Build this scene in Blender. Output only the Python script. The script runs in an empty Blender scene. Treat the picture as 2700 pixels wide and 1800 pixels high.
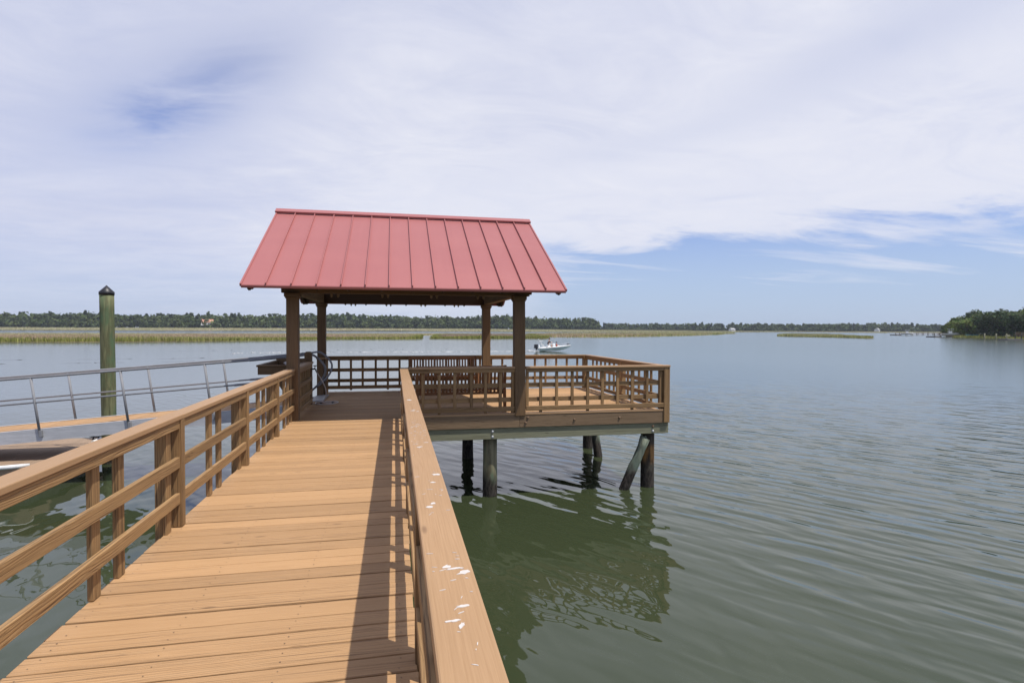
import bpy, math, random
from math import sin, cos, pi, radians, atan2, sqrt
from mathutils import Vector, Matrix
random.seed(7)
SC = bpy.context.scene
COL = SC.collection
H = 1.62            # eye height above the deck (deck top is z = 0)
WZ = -1.58          # water level

# ------------------------------------------------------------------ camera
cam = bpy.data.cameras.new("camera")
cam.sensor_width = 36.0
cam.lens = 20.0
cam.clip_start = 0.05
cam.clip_end = 60000
co = bpy.data.objects.new("camera", cam)
COL.objects.link(co)
_yaw, _pit, _rol = radians(11.64), -math.atan(33 / 1500), 0.0035
fw = Vector((sin(_yaw) * cos(_pit), cos(_yaw) * cos(_pit), sin(_pit)))
r0 = fw.cross(Vector((0, 0, 1))).normalized()
u0 = r0.cross(fw)
rr = r0 * cos(_rol) + u0 * sin(_rol)
uu = -r0 * sin(_rol) + u0 * cos(_rol)
co.matrix_world = Matrix(((rr.x, uu.x, -fw.x, 0), (rr.y, uu.y, -fw.y, 0), (rr.z, uu.z, -fw.z, H), (0, 0, 0, 1)))
SC.camera = co

# ------------------------------------------------------------------ sun, sky, exposure
SUNDIR = Vector((0.342, -0.29, 1.0)).normalized()
SUN_EL = math.asin(SUNDIR.z)
sl = bpy.data.lights.new("sun", 'SUN')
sl.energy = 4.4
sl.angle = radians(0.6)
sl.color = (1.0, 0.955, 0.88)
so = bpy.data.objects.new("sun", sl)
so.rotation_euler = SUNDIR.to_track_quat('Z', 'Y').to_euler()
so.location = (20, -20, 60)
COL.objects.link(so)
SC.view_settings.view_transform = 'Standard'
SC.view_settings.look = 'None'
SC.view_settings.exposure = 0.0
SC.view_settings.gamma = 1.0

W = bpy.data.worlds.new("World")
SC.world = W
W.use_nodes = True


class NT:
    """small helper to wire node trees"""
    def __init__(s, tree):
        s.t = tree
        s.n = tree.nodes
        s.l = tree.links

    def node(s, typ, **kw):
        nd = s.n.new(typ)
        for k, v in kw.items():
            setattr(nd, k, v)
        return nd

    def put(s, sock, v):
        if isinstance(v, bpy.types.NodeSocket):
            s.l.new(v, sock)
        else:
            sock.default_value = v

    def m(s, op, a, b=0.0, c=0.0, clamp=False):
        nd = s.node('ShaderNodeMath', operation=op, use_clamp=clamp)
        s.put(nd.inputs[0], a)
        s.put(nd.inputs[1], b)
        s.put(nd.inputs[2], c)
        return nd.outputs[0]

    def sm(s, x, lo, hi):
        nd = s.node('ShaderNodeMapRange', interpolation_type='SMOOTHSTEP')
        s.put(nd.inputs[0], x)
        s.put(nd.inputs[1], lo)
        s.put(nd.inputs[2], hi)
        return nd.outputs[0]

    def lin(s, x, a, b, c, d):
        nd = s.node('ShaderNodeMapRange')
        for i, v in enumerate((x, a, b, c, d)):
            s.put(nd.inputs[i], v)
        return nd.outputs[0]

    def mix(s, f, a, b, blend='MIX'):
        nd = s.node('ShaderNodeMix', data_type='RGBA', blend_type=blend)
        s.put(nd.inputs[0], f)
        for sock, v in ((nd.inputs[6], a), (nd.inputs[7], b)):
            if isinstance(v, tuple) and len(v) == 3:
                v = (*v, 1)
            s.put(sock, v)
        return nd.outputs[2]

    def noise(s, vec, scale, detail=4, rough=0.5, dist=0.0):
        nd = s.node('ShaderNodeTexNoise')
        if vec is not None:
            s.put(nd.inputs['Vector'], vec)
        nd.inputs['Scale'].default_value = scale
        nd.inputs['Detail'].default_value = detail
        nd.inputs['Roughness'].default_value = rough
        nd.inputs['Distortion'].default_value = dist
        return nd.outputs['Fac']

    def mapping(s, vec, loc=(0, 0, 0), rot=(0, 0, 0), scale=(1, 1, 1)):
        nd = s.node('ShaderNodeMapping')
        s.put(nd.inputs['Vector'], vec)
        nd.inputs['Location'].default_value = loc
        nd.inputs['Rotation'].default_value = rot
        nd.inputs['Scale'].default_value = scale
        return nd.outputs[0]

    def ramp(s, f, stops):
        nd = s.node('ShaderNodeValToRGB')
        s.put(nd.inputs[0], f)
        cr = nd.color_ramp
        while len(cr.elements) < len(stops):
            cr.elements.new(0.5)
        for e, (p, c) in zip(cr.elements, stops):
            e.position = p
            e.color = (*c, 1) if len(c) == 3 else c
        return nd.outputs[0]


def build_sky():
    k = NT(W.node_tree)
    for nd in list(k.n):
        k.n.remove(nd)
    out = k.node('ShaderNodeOutputWorld')
    bg = k.node('ShaderNodeBackground')
    bg.inputs[1].default_value = 0.1
    k.l.new(bg.outputs[0], out.inputs[0])
    sky = k.node('ShaderNodeTexSky', sky_type='NISHITA')
    sky.sun_disc = False
    sky.sun_elevation = SUN_EL
    sky.sun_rotation = atan2(SUNDIR.x, SUNDIR.y)
    sky.air_density = 1.0
    sky.dust_density = 0.6
    sky.ozone_density = 1.2
    tc = k.node('ShaderNodeTexCoord')
    d = tc.outputs['Generated']
    sep = k.node('ShaderNodeSeparateXYZ')
    k.l.new(d, sep.inputs[0])
    x, y, z = sep.outputs
    az = k.m('MULTIPLY', k.m('ARCTAN2', x, y), 180 / pi)
    el = k.m('MULTIPLY', k.m('ARCSINE', z), 180 / pi)
    zz = k.m('ADD', k.m('MAXIMUM', z, 0.0), 0.10)
    cv = k.node('ShaderNodeCombineXYZ')
    k.put(cv.inputs[0], k.m('DIVIDE', x, zz))
    k.put(cv.inputs[1], k.m('DIVIDE', y, zz))
    p = k.mapping(cv.outputs[0], rot=(0, 0, radians(-28)), scale=(0.62, 0.95, 1))
    n1 = k.noise(p, 0.95, 9, 0.62, 0.5)
    n2 = k.noise(k.mapping(p, loc=(7.3, 2.1, 0)), 2.6, 8, 0.66, 0.9)
    n3 = k.noise(k.mapping(cv.outputs[0], loc=(3, 9, 0), scale=(0.35, 1.5, 1)), 1.4, 7, 0.6, 0.6)
    # a wispy opening high on the left
    def gap(a0, e0, ang, L, Wd):
        da = k.m('MULTIPLY', k.m('SUBTRACT', az, a0), cos(radians(e0)))
        de = k.m('SUBTRACT', el, e0)
        c, s_ = cos(radians(ang)), sin(radians(ang))
        a = k.m('ADD', k.m('MULTIPLY', da, c), k.m('MULTIPLY', de, s_))
        b = k.m('SUBTRACT', k.m('MULTIPLY', de, c), k.m('MULTIPLY', da, s_))
        q = k.m('ADD', k.m('POWER', k.m('ABSOLUTE', k.m('DIVIDE', a, L)), 2.0), k.m('POWER', k.m('ABSOLUTE', k.m('DIVIDE', b, Wd)), 2.0))
        return k.m('EXPONENT', k.m('MULTIPLY', q, -1.0))
    g1 = k.m('ADD', gap(-15.5, 21.0, 30, 8.5, 3.4), k.m('MULTIPLY', gap(-21.0, 16.6, 20, 5.0, 2.4), 0.9))
    g1 = k.m('ADD', g1, k.m('MULTIPLY', gap(44.0, 22.5, 12, 12, 2.4), 0.45))
    g1 = k.m('ADD', g1, k.m('MULTIPLY', gap(24.0, 17.5, 8, 12, 1.2), 0.22))
    w1 = k.sm(k.m('ADD', k.m('MULTIPLY', n2, 0.75), k.m('MULTIPLY', n1, 0.45)), 0.36, 0.78)
    g1 = k.m('MULTIPLY', g1, w1)
    # clear band low on the right, its upper edge ragged
    edge = k.m('ADD', k.m('MULTIPLY', k.m('SUBTRACT', az, 16.0), 0.035), 8.3)
    edge = k.m('ADD', edge, k.m('MULTIPLY', k.m('SUBTRACT', n1, 0.5), 9.0))
    edge = k.m('ADD', edge, k.m('MULTIPLY', k.m('SUBTRACT', n2, 0.5), 4.0))
    below = k.sm(k.m('SUBTRACT', edge, el), -0.9, 1.6)
    start = k.sm(az, 7.0, 20.0)
    g2 = k.m('MULTIPLY', below, start)
    streak = k.m('MULTIPLY', k.sm(n3, 0.47, 0.72), k.sm(el, 2.0, 6.0))
    g2 = k.m('MULTIPLY', g2, k.m('SUBTRACT', 1.0, k.m('MULTIPLY', streak, 0.75)))
    # thin veil towards the horizon on the left
    low = k.m('MULTIPLY', k.sm(k.m('SUBTRACT', 9.5, el), 0.0, 9.0), k.m('SUBTRACT', 1.0, start))
    dens = k.m('ADD', 0.93, k.m('MULTIPLY', k.m('SUBTRACT', n2, 0.5), 0.30))
    dens = k.m('SUBTRACT', dens, k.m('MULTIPLY', g1, 0.60))
    dens = k.m('SUBTRACT', dens, k.m('MULTIPLY', g2, 0.97))
    dens = k.m('SUBTRACT', dens, k.m('MULTIPLY', low, 0.42))
    # the cloud sheet ends overhead and behind: clear sky round the sun
    clear = k.m('MAXIMUM', k.sm(el, 36.0, 52.0), k.sm(k.m('ABSOLUTE', k.m('SUBTRACT', az, 11.0)), 72.0, 105.0))
    dens = k.m('MULTIPLY', dens, k.m('SUBTRACT', 1.0, k.m('MULTIPLY', clear, 0.34)))
    dens = k.m('MINIMUM', k.m('MAXIMUM', dens, 0.03), 0.985)
    shade = k.m('ADD', k.m('MULTIPLY', n1, 0.6), k.m('MULTIPLY', n2, 0.4))
    # the sheet is thickest and brightest ahead and to the right, thinner on the left
    thick = k.m('MULTIPLY', k.sm(az, -28.0, 8.0), k.m('SUBTRACT', 1.0, k.m('MULTIPLY', k.sm(el, 19.0, 30.0), 0.55)))
    shade = k.m('ADD', k.m('MULTIPLY', k.m('SUBTRACT', shade, 0.5), 1.9), k.m('ADD', 0.36, k.m('MULTIPLY', thick, 0.68)))
    cloud = k.ramp(k.m('MINIMUM', k.m('MAXIMUM', shade, 0.0), 1.0), [(0.0, (5.6, 6.05, 8.0)), (0.5, (6.8, 7.1, 8.6)), (1.0, (8.1, 8.25, 9.2))])
    blue = k.mix(1.0, sky.outputs[0], (0.95, 1.0, 1.42), 'MULTIPLY')
    hz = k.sm(k.m('SUBTRACT', 13.0, el), 0.0, 11.0)
    blue = k.mix(k.m('MULTIPLY', hz, 0.75), blue, (4.45, 5.75, 7.75))
    k.put(bg.inputs[0], k.mix(dens, blue, cloud))


build_sky()

# ------------------------------------------------------------------ materials
MATS = {}


def newmat(name):
    m = bpy.data.materials.new(name)
    m.use_nodes = True
    MATS[name] = m
    k = NT(m.node_tree)
    b = k.n['Principled BSDF']
    return m, k, b


def wood(name, base, dark, light=None, grain=1.0, weather=0.35, rough=0.72, bump=0.25, vary=0.16, contrast=1.0):
    """stained timber: uv.x runs along the grain in metres, uv.y across it; rnd differs from board to board"""
    m, k, b = newmat(name)
    light = light or tuple(min(1, c * 1.25) for c in base)
    uv = k.node('ShaderNodeUVMap').outputs[0]
    at = k.node('ShaderNodeAttribute', attribute_name='rnd').outputs['Fac']
    fine = k.noise(k.mapping(uv, scale=(3.0, 160, 1)), 1.0, 4, 0.65, 0.2)
    mid = k.noise(k.mapping(uv, loc=(2, 8, 0), scale=(0.8, 30, 1)), 1.0, 5, 0.6, 0.8)
    big = k.noise(k.mapping(uv, scale=(0.8, 3.0, 1)), 1.0, 3, 0.5, 0.4)
    bend = k.noise(k.mapping(uv, loc=(1, 4, 0), scale=(0.9, 7.0, 1)), 1.0, 3, 0.5, 0.6)
    su = k.node('ShaderNodeSeparateXYZ')
    k.l.new(uv, su.inputs[0])
    ph = k.m('ADD', k.m('MULTIPLY', su.outputs[1], 2 * pi * 58), k.m('MULTIPLY', bend, 42.0))
    ring = k.m('POWER', k.m('ADD', k.m('MULTIPLY', k.m('SINE', ph), 0.5), 0.5), 2.5)
    ring = k.m('MULTIPLY', ring, k.sm(mid, 0.30, 0.62))
    streak = k.sm(k.noise(k.mapping(uv, loc=(9, 3, 0), scale=(0.75, 62, 1)), 1.0, 5, 0.72, 0.1), 0.53, 0.66)
    # how worn this board is
    wear = k.sm(k.m('ADD', k.m('MULTIPLY', at, 0.55), k.m('MULTIPLY', big, 0.6)), 0.34, 0.74)
    wear = k.m('MINIMUM', k.m('ADD', k.m('MULTIPLY', wear, grain), weather), 1.0)
    col = k.mix(k.sm(fine, 0.3, 0.7), tuple(c * 0.90 for c in base), tuple(0.5 * (p + q) for p, q in zip(base, light)))
    col = k.mix(k.m('MULTIPLY', k.m('MULTIPLY', k.sm(mid, 0.5, 0.75), wear), 0.55), col, light)
    g = k.m('MINIMUM', k.m('ADD', k.m('MULTIPLY', ring, 0.42 * contrast), k.m('MULTIPLY', streak, 0.62 * contrast)), 1.0)
    col = k.mix(k.m('MULTIPLY', g, wear), col, dark)
    crack = k.m('MULTIPLY', k.sm(k.noise(k.mapping(uv, loc=(3, 5, 0), scale=(0.45, 70, 1)), 1.0, 4, 0.7, 0.2), 0.68, 0.74), k.sm(wear, 0.3, 0.9))
    col = k.mix(k.m('MULTIPLY', crack, 0.8), col, tuple(c * 0.28 for c in dark))
    # knots
    vo = k.node('ShaderNodeTexVoronoi')
    k.put(vo.inputs['Vector'], k.mapping(uv, scale=(1.7, 7.0, 1)))
    vo.inputs['Scale'].default_value = 1.0
    kn = k.m('MULTIPLY', k.m('SUBTRACT', 1.0, k.sm(vo.outputs['Distance'], 0.03, 0.10)), 0.6)
    col = k.mix(kn, col, tuple(c * 0.6 for c in dark))
    tone = k.m('ADD', 1.0 - vary / 2, k.m('MULTIPLY', k.m('FRACT', k.m('MULTIPLY', at, 7.31)), vary))
    tone = k.m('MULTIPLY', tone, k.m('ADD', 0.9, k.m('MULTIPLY', big, 0.2)))
    cx = k.node('ShaderNodeCombineXYZ')
    for i in range(3):
        k.put(cx.inputs[i], tone)
    col = k.mix(1.0, col, cx.outputs[0], 'MULTIPLY')
    k.put(b.inputs['Base Color'], col)
    k.put(b.inputs['Roughness'], k.m('ADD', rough - 0.08, k.m('MULTIPLY', g, 0.16)))
    b.inputs['Specular IOR Level'].default_value = 0.35
    bp = k.node('ShaderNodeBump')
    bp.inputs['Strength'].default_value = bump
    bp.inputs['Distance'].default_value = 0.004
    k.put(bp.inputs['Height'], k.m('SUBTRACT', k.m('SUBTRACT', fine, k.m('MULTIPLY', g, k.m('MULTIPLY', wear, 1.2))), crack))
    k.l.new(bp.outputs[0], b.inputs['Normal'])
    return m


def plain(name, col, rough=0.5, metal=0.0, var=0.12, scale=6.0, bump=0.0, spec=0.5, stretch=(1, 1, 1)):
    m, k, b = newmat(name)
    tc = k.node('ShaderNodeTexCoord').outputs['Object']
    n = k.noise(k.mapping(tc, scale=stretch), scale, 5, 0.6)
    n2 = k.noise(k.mapping(tc, loc=(4, 1, 7), scale=stretch), scale * 9, 3, 0.6)
    f = k.m('ADD', k.m('MULTIPLY', n, 0.7), k.m('MULTIPLY', n2, 0.3))
    k.put(b.inputs['Base Color'], k.mix(k.sm(f, 0.3, 0.7), tuple(c * (1 - var) for c in col), tuple(min(1, c * (1 + var)) for c in col)))
    k.put(b.inputs['Roughness'], k.m('ADD', rough - 0.06, k.m('MULTIPLY', n2, 0.12)))
    b.inputs['Metallic'].default_value = metal
    b.inputs['Specular IOR Level'].default_value = spec
    if bump:
        bp = k.node('ShaderNodeBump')
        bp.inputs['Strength'].default_value = bump
        bp.inputs['Distance'].default_value = 0.01
        k.put(bp.inputs['Height'], f)
        k.l.new(bp.outputs[0], b.inputs['Normal'])
    return m


wood('deck_wood', (0.450, 0.260, 0.120), (0.150, 0.085, 0.043), (0.48, 0.30, 0.152), grain=1.0, weather=0.10, rough=0.75, bump=0.5, vary=0.22)
wood('cap_wood', (0.3836, 0.2310, 0.1147), (0.2373, 0.1305, 0.0617), (0.4192, 0.2650, 0.1424), grain=0.35, weather=0.10, rough=0.6, bump=0.15, vary=0.10)
wood('rail_wood', (0.300, 0.176, 0.074), (0.090, 0.048, 0.021), (0.39, 0.245, 0.115), grain=0.8, weather=0.75, rough=0.75, bump=0.7, vary=0.34, contrast=1.35)
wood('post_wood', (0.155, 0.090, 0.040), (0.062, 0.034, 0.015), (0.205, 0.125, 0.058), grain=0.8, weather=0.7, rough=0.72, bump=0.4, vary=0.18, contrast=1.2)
wood('beam_wood', (0.225, 0.148, 0.082), (0.075, 0.046, 0.024), (0.29, 0.20, 0.118), grain=0.8, weather=0.8, rough=0.78, bump=0.5, vary=0.22, contrast=1.35)
wood('bench_wood', (0.2689, 0.1226, 0.0475), (0.1345, 0.0570, 0.0221), (0.3322, 0.1622, 0.0672), grain=0.6, weather=0.4, rough=0.6, bump=0.2, vary=0.2)
wood('treated_wood', (0.185, 0.180, 0.112), (0.075, 0.058, 0.034), (0.27, 0.285, 0.19), grain=1.0, weather=0.8, rough=0.8, bump=0.45, vary=0.2, contrast=1.3)
wood('grey_wood', (0.3164, 0.2215, 0.1463), (0.1740, 0.1186, 0.0791), (0.3639, 0.2610, 0.1819), grain=0.6, weather=0.2, rough=0.8, bump=0.2, vary=0.16)
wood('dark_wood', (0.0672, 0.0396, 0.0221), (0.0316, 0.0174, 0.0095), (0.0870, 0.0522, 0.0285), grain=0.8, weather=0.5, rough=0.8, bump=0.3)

plain('aluminium', (0.46, 0.465, 0.485), 0.6, 0.12, 0.14, 3.0, stretch=(1, 6, 6))
plain('pipe_grey', (0.235, 0.238, 0.252), 0.65, 0.05, 0.14, 3.0, spec=0.3)
plain('galvanised', (0.55, 0.55, 0.54), 0.45, 0.7, 0.15, 20.0)
plain('steel_plate', (0.34, 0.33, 0.32), 0.6, 0.4, 0.2, 6.0)
plain('rust_bolt', (0.20, 0.13, 0.08), 0.7, 0.3, 0.3, 30.0)
plain('black_plastic', (0.018, 0.018, 0.022), 0.45, 0.0, 0.2)
plain('black_iron', (0.022, 0.022, 0.024), 0.5, 0.4, 0.2)
plain('hose_white', (0.55, 0.49, 0.45), 0.45, 0.0, 0.1)
plain('white_gelcoat', (0.80, 0.80, 0.78), 0.25, 0.0, 0.05)
plain('seafoam_gelcoat', (0.45, 0.58, 0.56), 0.25, 0.0, 0.08)
plain('white_rubber', (0.70, 0.70, 0.69), 0.5, 0.0, 0.15, 12)
plain('dock_float', (0.13, 0.125, 0.12), 0.7, 0.0, 0.25)
plain('skin', (0.55, 0.33, 0.23), 0.55, 0.0, 0.08)
plain('dark_cloth', (0.045, 0.04, 0.045), 0.85, 0.0, 0.2)
plain('pale_cloth', (0.62, 0.62, 0.60), 0.85, 0.0, 0.1)
plain('red_cloth', (0.45, 0.08, 0.06), 0.85, 0.0, 0.1)
plain('dropping', (0.56, 0.52, 0.48), 0.8, 0.0, 0.1, 60)
plain('roof_shingle_salmon', (0.52, 0.27, 0.18), 0.8, 0.0, 0.15, 1.0)
plain('roof_shingle_grey', (0.42, 0.42, 0.43), 0.8, 0.0, 0.15, 1.0)
plain('house_white', (0.72, 0.72, 0.70), 0.7, 0.0, 0.06, 1.0)
plain('house_glass', (0.05, 0.06, 0.07), 0.15)
plain('bark', (0.13, 0.10, 0.075), 0.9, 0.0, 0.3, 2.0)
plain('teal_tarp', (0.04, 0.19, 0.20), 0.7, 0.0, 0.15, 1.0)


def roof_metal():
    m, k, b = newmat('roof_metal')
    tc = k.node('ShaderNodeTexCoord').outputs['Object']
    n = k.noise(k.mapping(tc, scale=(0.5, 1.2, 1.2)), 1.0, 4, 0.55, 0.6)
    n2 = k.noise(tc, 55.0, 2, 0.6)
    st = k.noise(k.mapping(tc, scale=(9, 0.5, 0.5)), 1.0, 4, 0.6)
    f = k.m('ADD', k.m('MULTIPLY', n, 0.6), k.m('ADD', k.m('MULTIPLY', n2, 0.12), k.m('MULTIPLY', st, 0.28)))
    k.put(b.inputs['Base Color'], k.mix(k.sm(f, 0.36, 0.64), (0.350, 0.118, 0.110), (0.372, 0.130, 0.120)))
    k.put(b.inputs['Roughness'], k.m('ADD', 0.36, k.m('MULTIPLY', n, 0.14)))
    b.inputs['Specular IOR Level'].default_value = 0.5
    bp = k.node('ShaderNodeBump')
    bp.inputs['Strength'].default_value = 0.12
    bp.inputs['Distance'].default_value = 0.02
    k.put(bp.inputs['Height'], k.noise(k.mapping(tc, scale=(1.5, 0.8, 0.8)), 1.0, 2, 0.5))
    k.l.new(bp.outputs[0], b.inputs['Normal'])


roof_metal()


def pile_mat(name, top, mid, tide=-0.95, rust=None):
    """round timber: treated above, black with weed and barnacles towards the water (tide mark)"""
    m, k, b = newmat(name)
    g = k.node('ShaderNodeNewGeometry').outputs['Position']
    tc = k.node('ShaderNodeTexCoord').outputs['Object']
    sp = k.node('ShaderNodeSeparateXYZ')
    k.l.new(g, sp.inputs[0])
    st = k.noise(k.mapping(tc, scale=(14, 14, 1.3)), 1.0, 6, 0.65, 0.5)
    bl = k.noise(k.mapping(tc, scale=(3.5, 3.5, 1.0)), 1.0, 4, 0.6)
    sc = k.noise(k.mapping(tc, scale=(30, 30, 9)), 1.0, 3, 0.7)
    col = k.mix(k.sm(st, 0.35, 0.68), tuple(c * 0.45 for c in top), top)
    col = k.mix(k.sm(bl, 0.45, 0.66), col, mid)
    col = k.mix(k.m('MULTIPLY', k.sm(sc, 0.60, 0.72), 0.5), col, tuple(min(1, c * 1.7) for c in mid))
    if rust:
        rz = k.m('MULTIPLY', k.sm(sp.outputs[2], -1.15, -0.95), k.m('SUBTRACT', 1.0, k.sm(sp.outputs[2], -0.8, -0.66)))
        col = k.mix(k.m('MULTIPLY', rz, k.sm(st, 0.35, 0.6)), col, rust)
    tz = k.m('ADD', sp.outputs[2], k.m('MULTIPLY', k.m('SUBTRACT', bl, 0.5), 0.5))
    wet = k.m('SUBTRACT', 1.0, k.sm(tz, tide - 0.22, tide + 0.12))
    tidec = k.mix(k.sm(sc, 0.35, 0.7), (0.012, 0.010, 0.008), (0.075, 0.062, 0.050))
    col = k.mix(wet, col, tidec)
    k.put(b.inputs['Base Color'], col)
    b.inputs['Roughness'].default_value = 0.85
    b.inputs['Specular IOR Level'].default_value = 0.3
    bp = k.node('ShaderNodeBump')
    bp.inputs['Strength'].default_value = 0.6
    bp.inputs['Distance'].default_value = 0.012
    k.put(bp.inputs['Height'], k.m('ADD', st, k.m('MULTIPLY', sc, k.m('ADD', 0.2, wet))))
    k.l.new(bp.outputs[0], b.inputs['Normal'])
    return m


pile_mat('pile_green', (0.27, 0.24, 0.145), (0.12, 0.185, 0.115), tide=-1.12)
pile_mat('pile_rust', (0.075, 0.06, 0.042), (0.05, 0.055, 0.04), tide=-1.1, rust=(0.33, 0.17, 0.055))
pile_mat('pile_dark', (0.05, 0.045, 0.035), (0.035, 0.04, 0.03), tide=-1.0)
pile_mat('pile_mooring', (0.20, 0.205, 0.105), (0.09, 0.145, 0.075), tide=-1.2)
pile_mat('pile_broken', (0.26, 0.285, 0.21), (0.17, 0.22, 0.165), tide=-1.05)


def water_mat():
    m, k, b = newmat('water')
    g = k.node('ShaderNodeNewGeometry').outputs['Position']
    b.inputs['IOR'].default_value = 1.5
    b.inputs['Roughness'].default_value = 0.025
    big = k.noise(k.mapping(g, scale=(0.05, 0.03, 0)), 1.0, 3, 0.5)
    k.put(b.inputs['Base Color'], k.mix(k.sm(big, 0.35, 0.65), (0.036, 0.047, 0.022), (0.042, 0.053, 0.027)))
    a = radians(33)            # waves run towards +x +y
    def wl(lam_across, lam_along, det, rough, dist, rot=0.0, loc=(0, 0, 0)):
        v = k.mapping(g, loc=loc, rot=(0, 0, -(a + rot)))
        v = k.mapping(v, scale=(1 / lam_across, 1 / lam_along, 0))
        return k.noise(v, 1.0, det, rough, dist)
    swell = wl(0.9, 3.2, 2, 0.4, 0.3)
    rip = wl(0.27, 1.15, 0.6, 0.4, 0.35, 0.05, (3, 1, 0))
    rip2 = wl(0.14, 0.5, 1.0, 0.45, 0.4, -0.22, (8, 4, 0))
    fine = wl(0.06, 0.15, 1.5, 0.5, 0.3, 0.3, (1, 9, 0))
    lee = k.noise(k.mapping(g, loc=(5, 2, 0), rot=(0, 0, -a), scale=(1 / 0.34, 1 / 0.62, 0)), 1.0, 0.5, 0.4, 0.5)
    # breeze patches: some reaches are smoother
    sp = k.node('ShaderNodeSeparateXYZ')
    k.l.new(g, sp.inputs[0])
    calm = k.noise(k.mapping(g, scale=(0.09, 0.06, 0)), 1.0, 3, 0.5, 0.6)
    wind = k.m('ADD', 0.25, k.m('MULTIPLY', k.sm(calm, 0.35, 0.62), 0.75))
    # open water catches more breeze than the lee of the pier
    open_ = k.m('MAXIMUM', k.sm(k.m('ADD', k.m('MULTIPLY', sp.outputs[0], 0.6), sp.outputs[1]), 12.0, 28.0), k.sm(k.m('ADD', sp.outputs[0], k.m('MULTIPLY', sp.outputs[1], 0.35)), 4.2, 10.5))
    wind = k.m('MULTIPLY', wind, k.m('ADD', 0.30, k.m('MULTIPLY', open_, 0.95)))
    h = k.m('ADD', k.m('MULTIPLY', swell, 0.034), k.m('MULTIPLY', k.m('MULTIPLY', rip, 0.052), k.m('ADD', 0.30, k.m('MULTIPLY', open_, 0.70))))
    h = k.m('ADD', h, k.m('MULTIPLY', lee, 0.014))
    h = k.m('ADD', h, k.m('MULTIPLY', k.m('MULTIPLY', rip2, 0.0050), k.m('ADD', 0.25, wind)))
    h = k.m('ADD', h, k.m('MULTIPLY', k.m('MULTIPLY', fine, 0.0009), wind))
    # far reaches: ripples too small to resolve become gloss spread
    ln = k.node('ShaderNodeVectorMath', operation='LENGTH')
    k.put(ln.inputs[0], g)
    far_ = k.sm(ln.outputs['Value'], 6.0, 52.0)
    h = k.m('MULTIPLY', h, k.m('SUBTRACT', 1.0, k.m('MULTIPLY', far_, 0.93)))
    k.put(b.inputs['Roughness'], k.m('ADD', 0.02, k.m('MULTIPLY', far_, 0.12)))
    bp = k.node('ShaderNodeBump')
    bp.inputs['Strength'].default_value = 1.0
    bp.inputs['Distance'].default_value = 1.0
    k.put(bp.inputs['Height'], h)
    k.l.new(bp.outputs[0], b.inputs['Normal'])


water_mat()


def foliage(name, translucent=0.25):
    """leaf clumps: colour comes from a per-clump attribute"""
    m, k, b = newmat(name)
    at = k.node('ShaderNodeAttribute', attribute_name='tint').outputs['Color']
    g = k.node('ShaderNodeNewGeometry').outputs['Position']
    n = k.noise(g, 0.9, 3, 0.6)
    f = k.m('ADD', 0.7, k.m('MULTIPLY', n, 0.6))
    cx = k.node('ShaderNodeCombineXYZ')
    for i in range(3):
        k.put(cx.inputs[i], f)
    col = k.mix(1.0, at, cx.outputs[0], 'MULTIPLY')
    k.put(b.inputs['Base Color'], col)
    b.inputs['Roughness'].default_value = 0.75
    b.inputs['Specular IOR Level'].default_value = 0.2
    tr = k.node('ShaderNodeBsdfTranslucent')
    k.put(tr.inputs[0], col)
    mx = k.node('ShaderNodeMixShader')
    mx.inputs[0].default_value = translucent
    k.l.new(b.outputs[0], mx.inputs[1])
    k.l.new(tr.outputs[0], mx.inputs[2])
    k.l.new(mx.outputs[0], k.n['Material Output'].inputs[0])


foliage('leaves')
foliage('grass_blades', 0.35)


def marsh_mat():
    m, k, b = newmat('marsh_soil')
    g = k.node('ShaderNodeNewGeometry').outputs['Position']
    n = k.noise(k.mapping(g, scale=(0.012, 0.03, 0.02)), 1.0, 5, 0.6, 0.5)
    n2 = k.noise(k.mapping(g, scale=(0.35, 0.6, 0.5)), 1.0, 4, 0.65)
    col = k.mix(k.sm(n, 0.4, 0.62), (0.27, 0.26, 0.125), (0.32, 0.25, 0.17))
    col = k.mix(k.m('MULTIPLY', k.sm(n2, 0.45, 0.7), 0.5), col, (0.07, 0.075, 0.03))
    k.put(b.inputs['Base Color'], col)
    b.inputs['Roughness'].default_value = 0.95


marsh_mat()
plain('bank_soil', (0.085, 0.085, 0.045), 0.95, 0.0, 0.3, 0.05)
plain('foam', (0.75, 0.76, 0.76), 0.6, 0.0, 0.1, 3.0)


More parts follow.
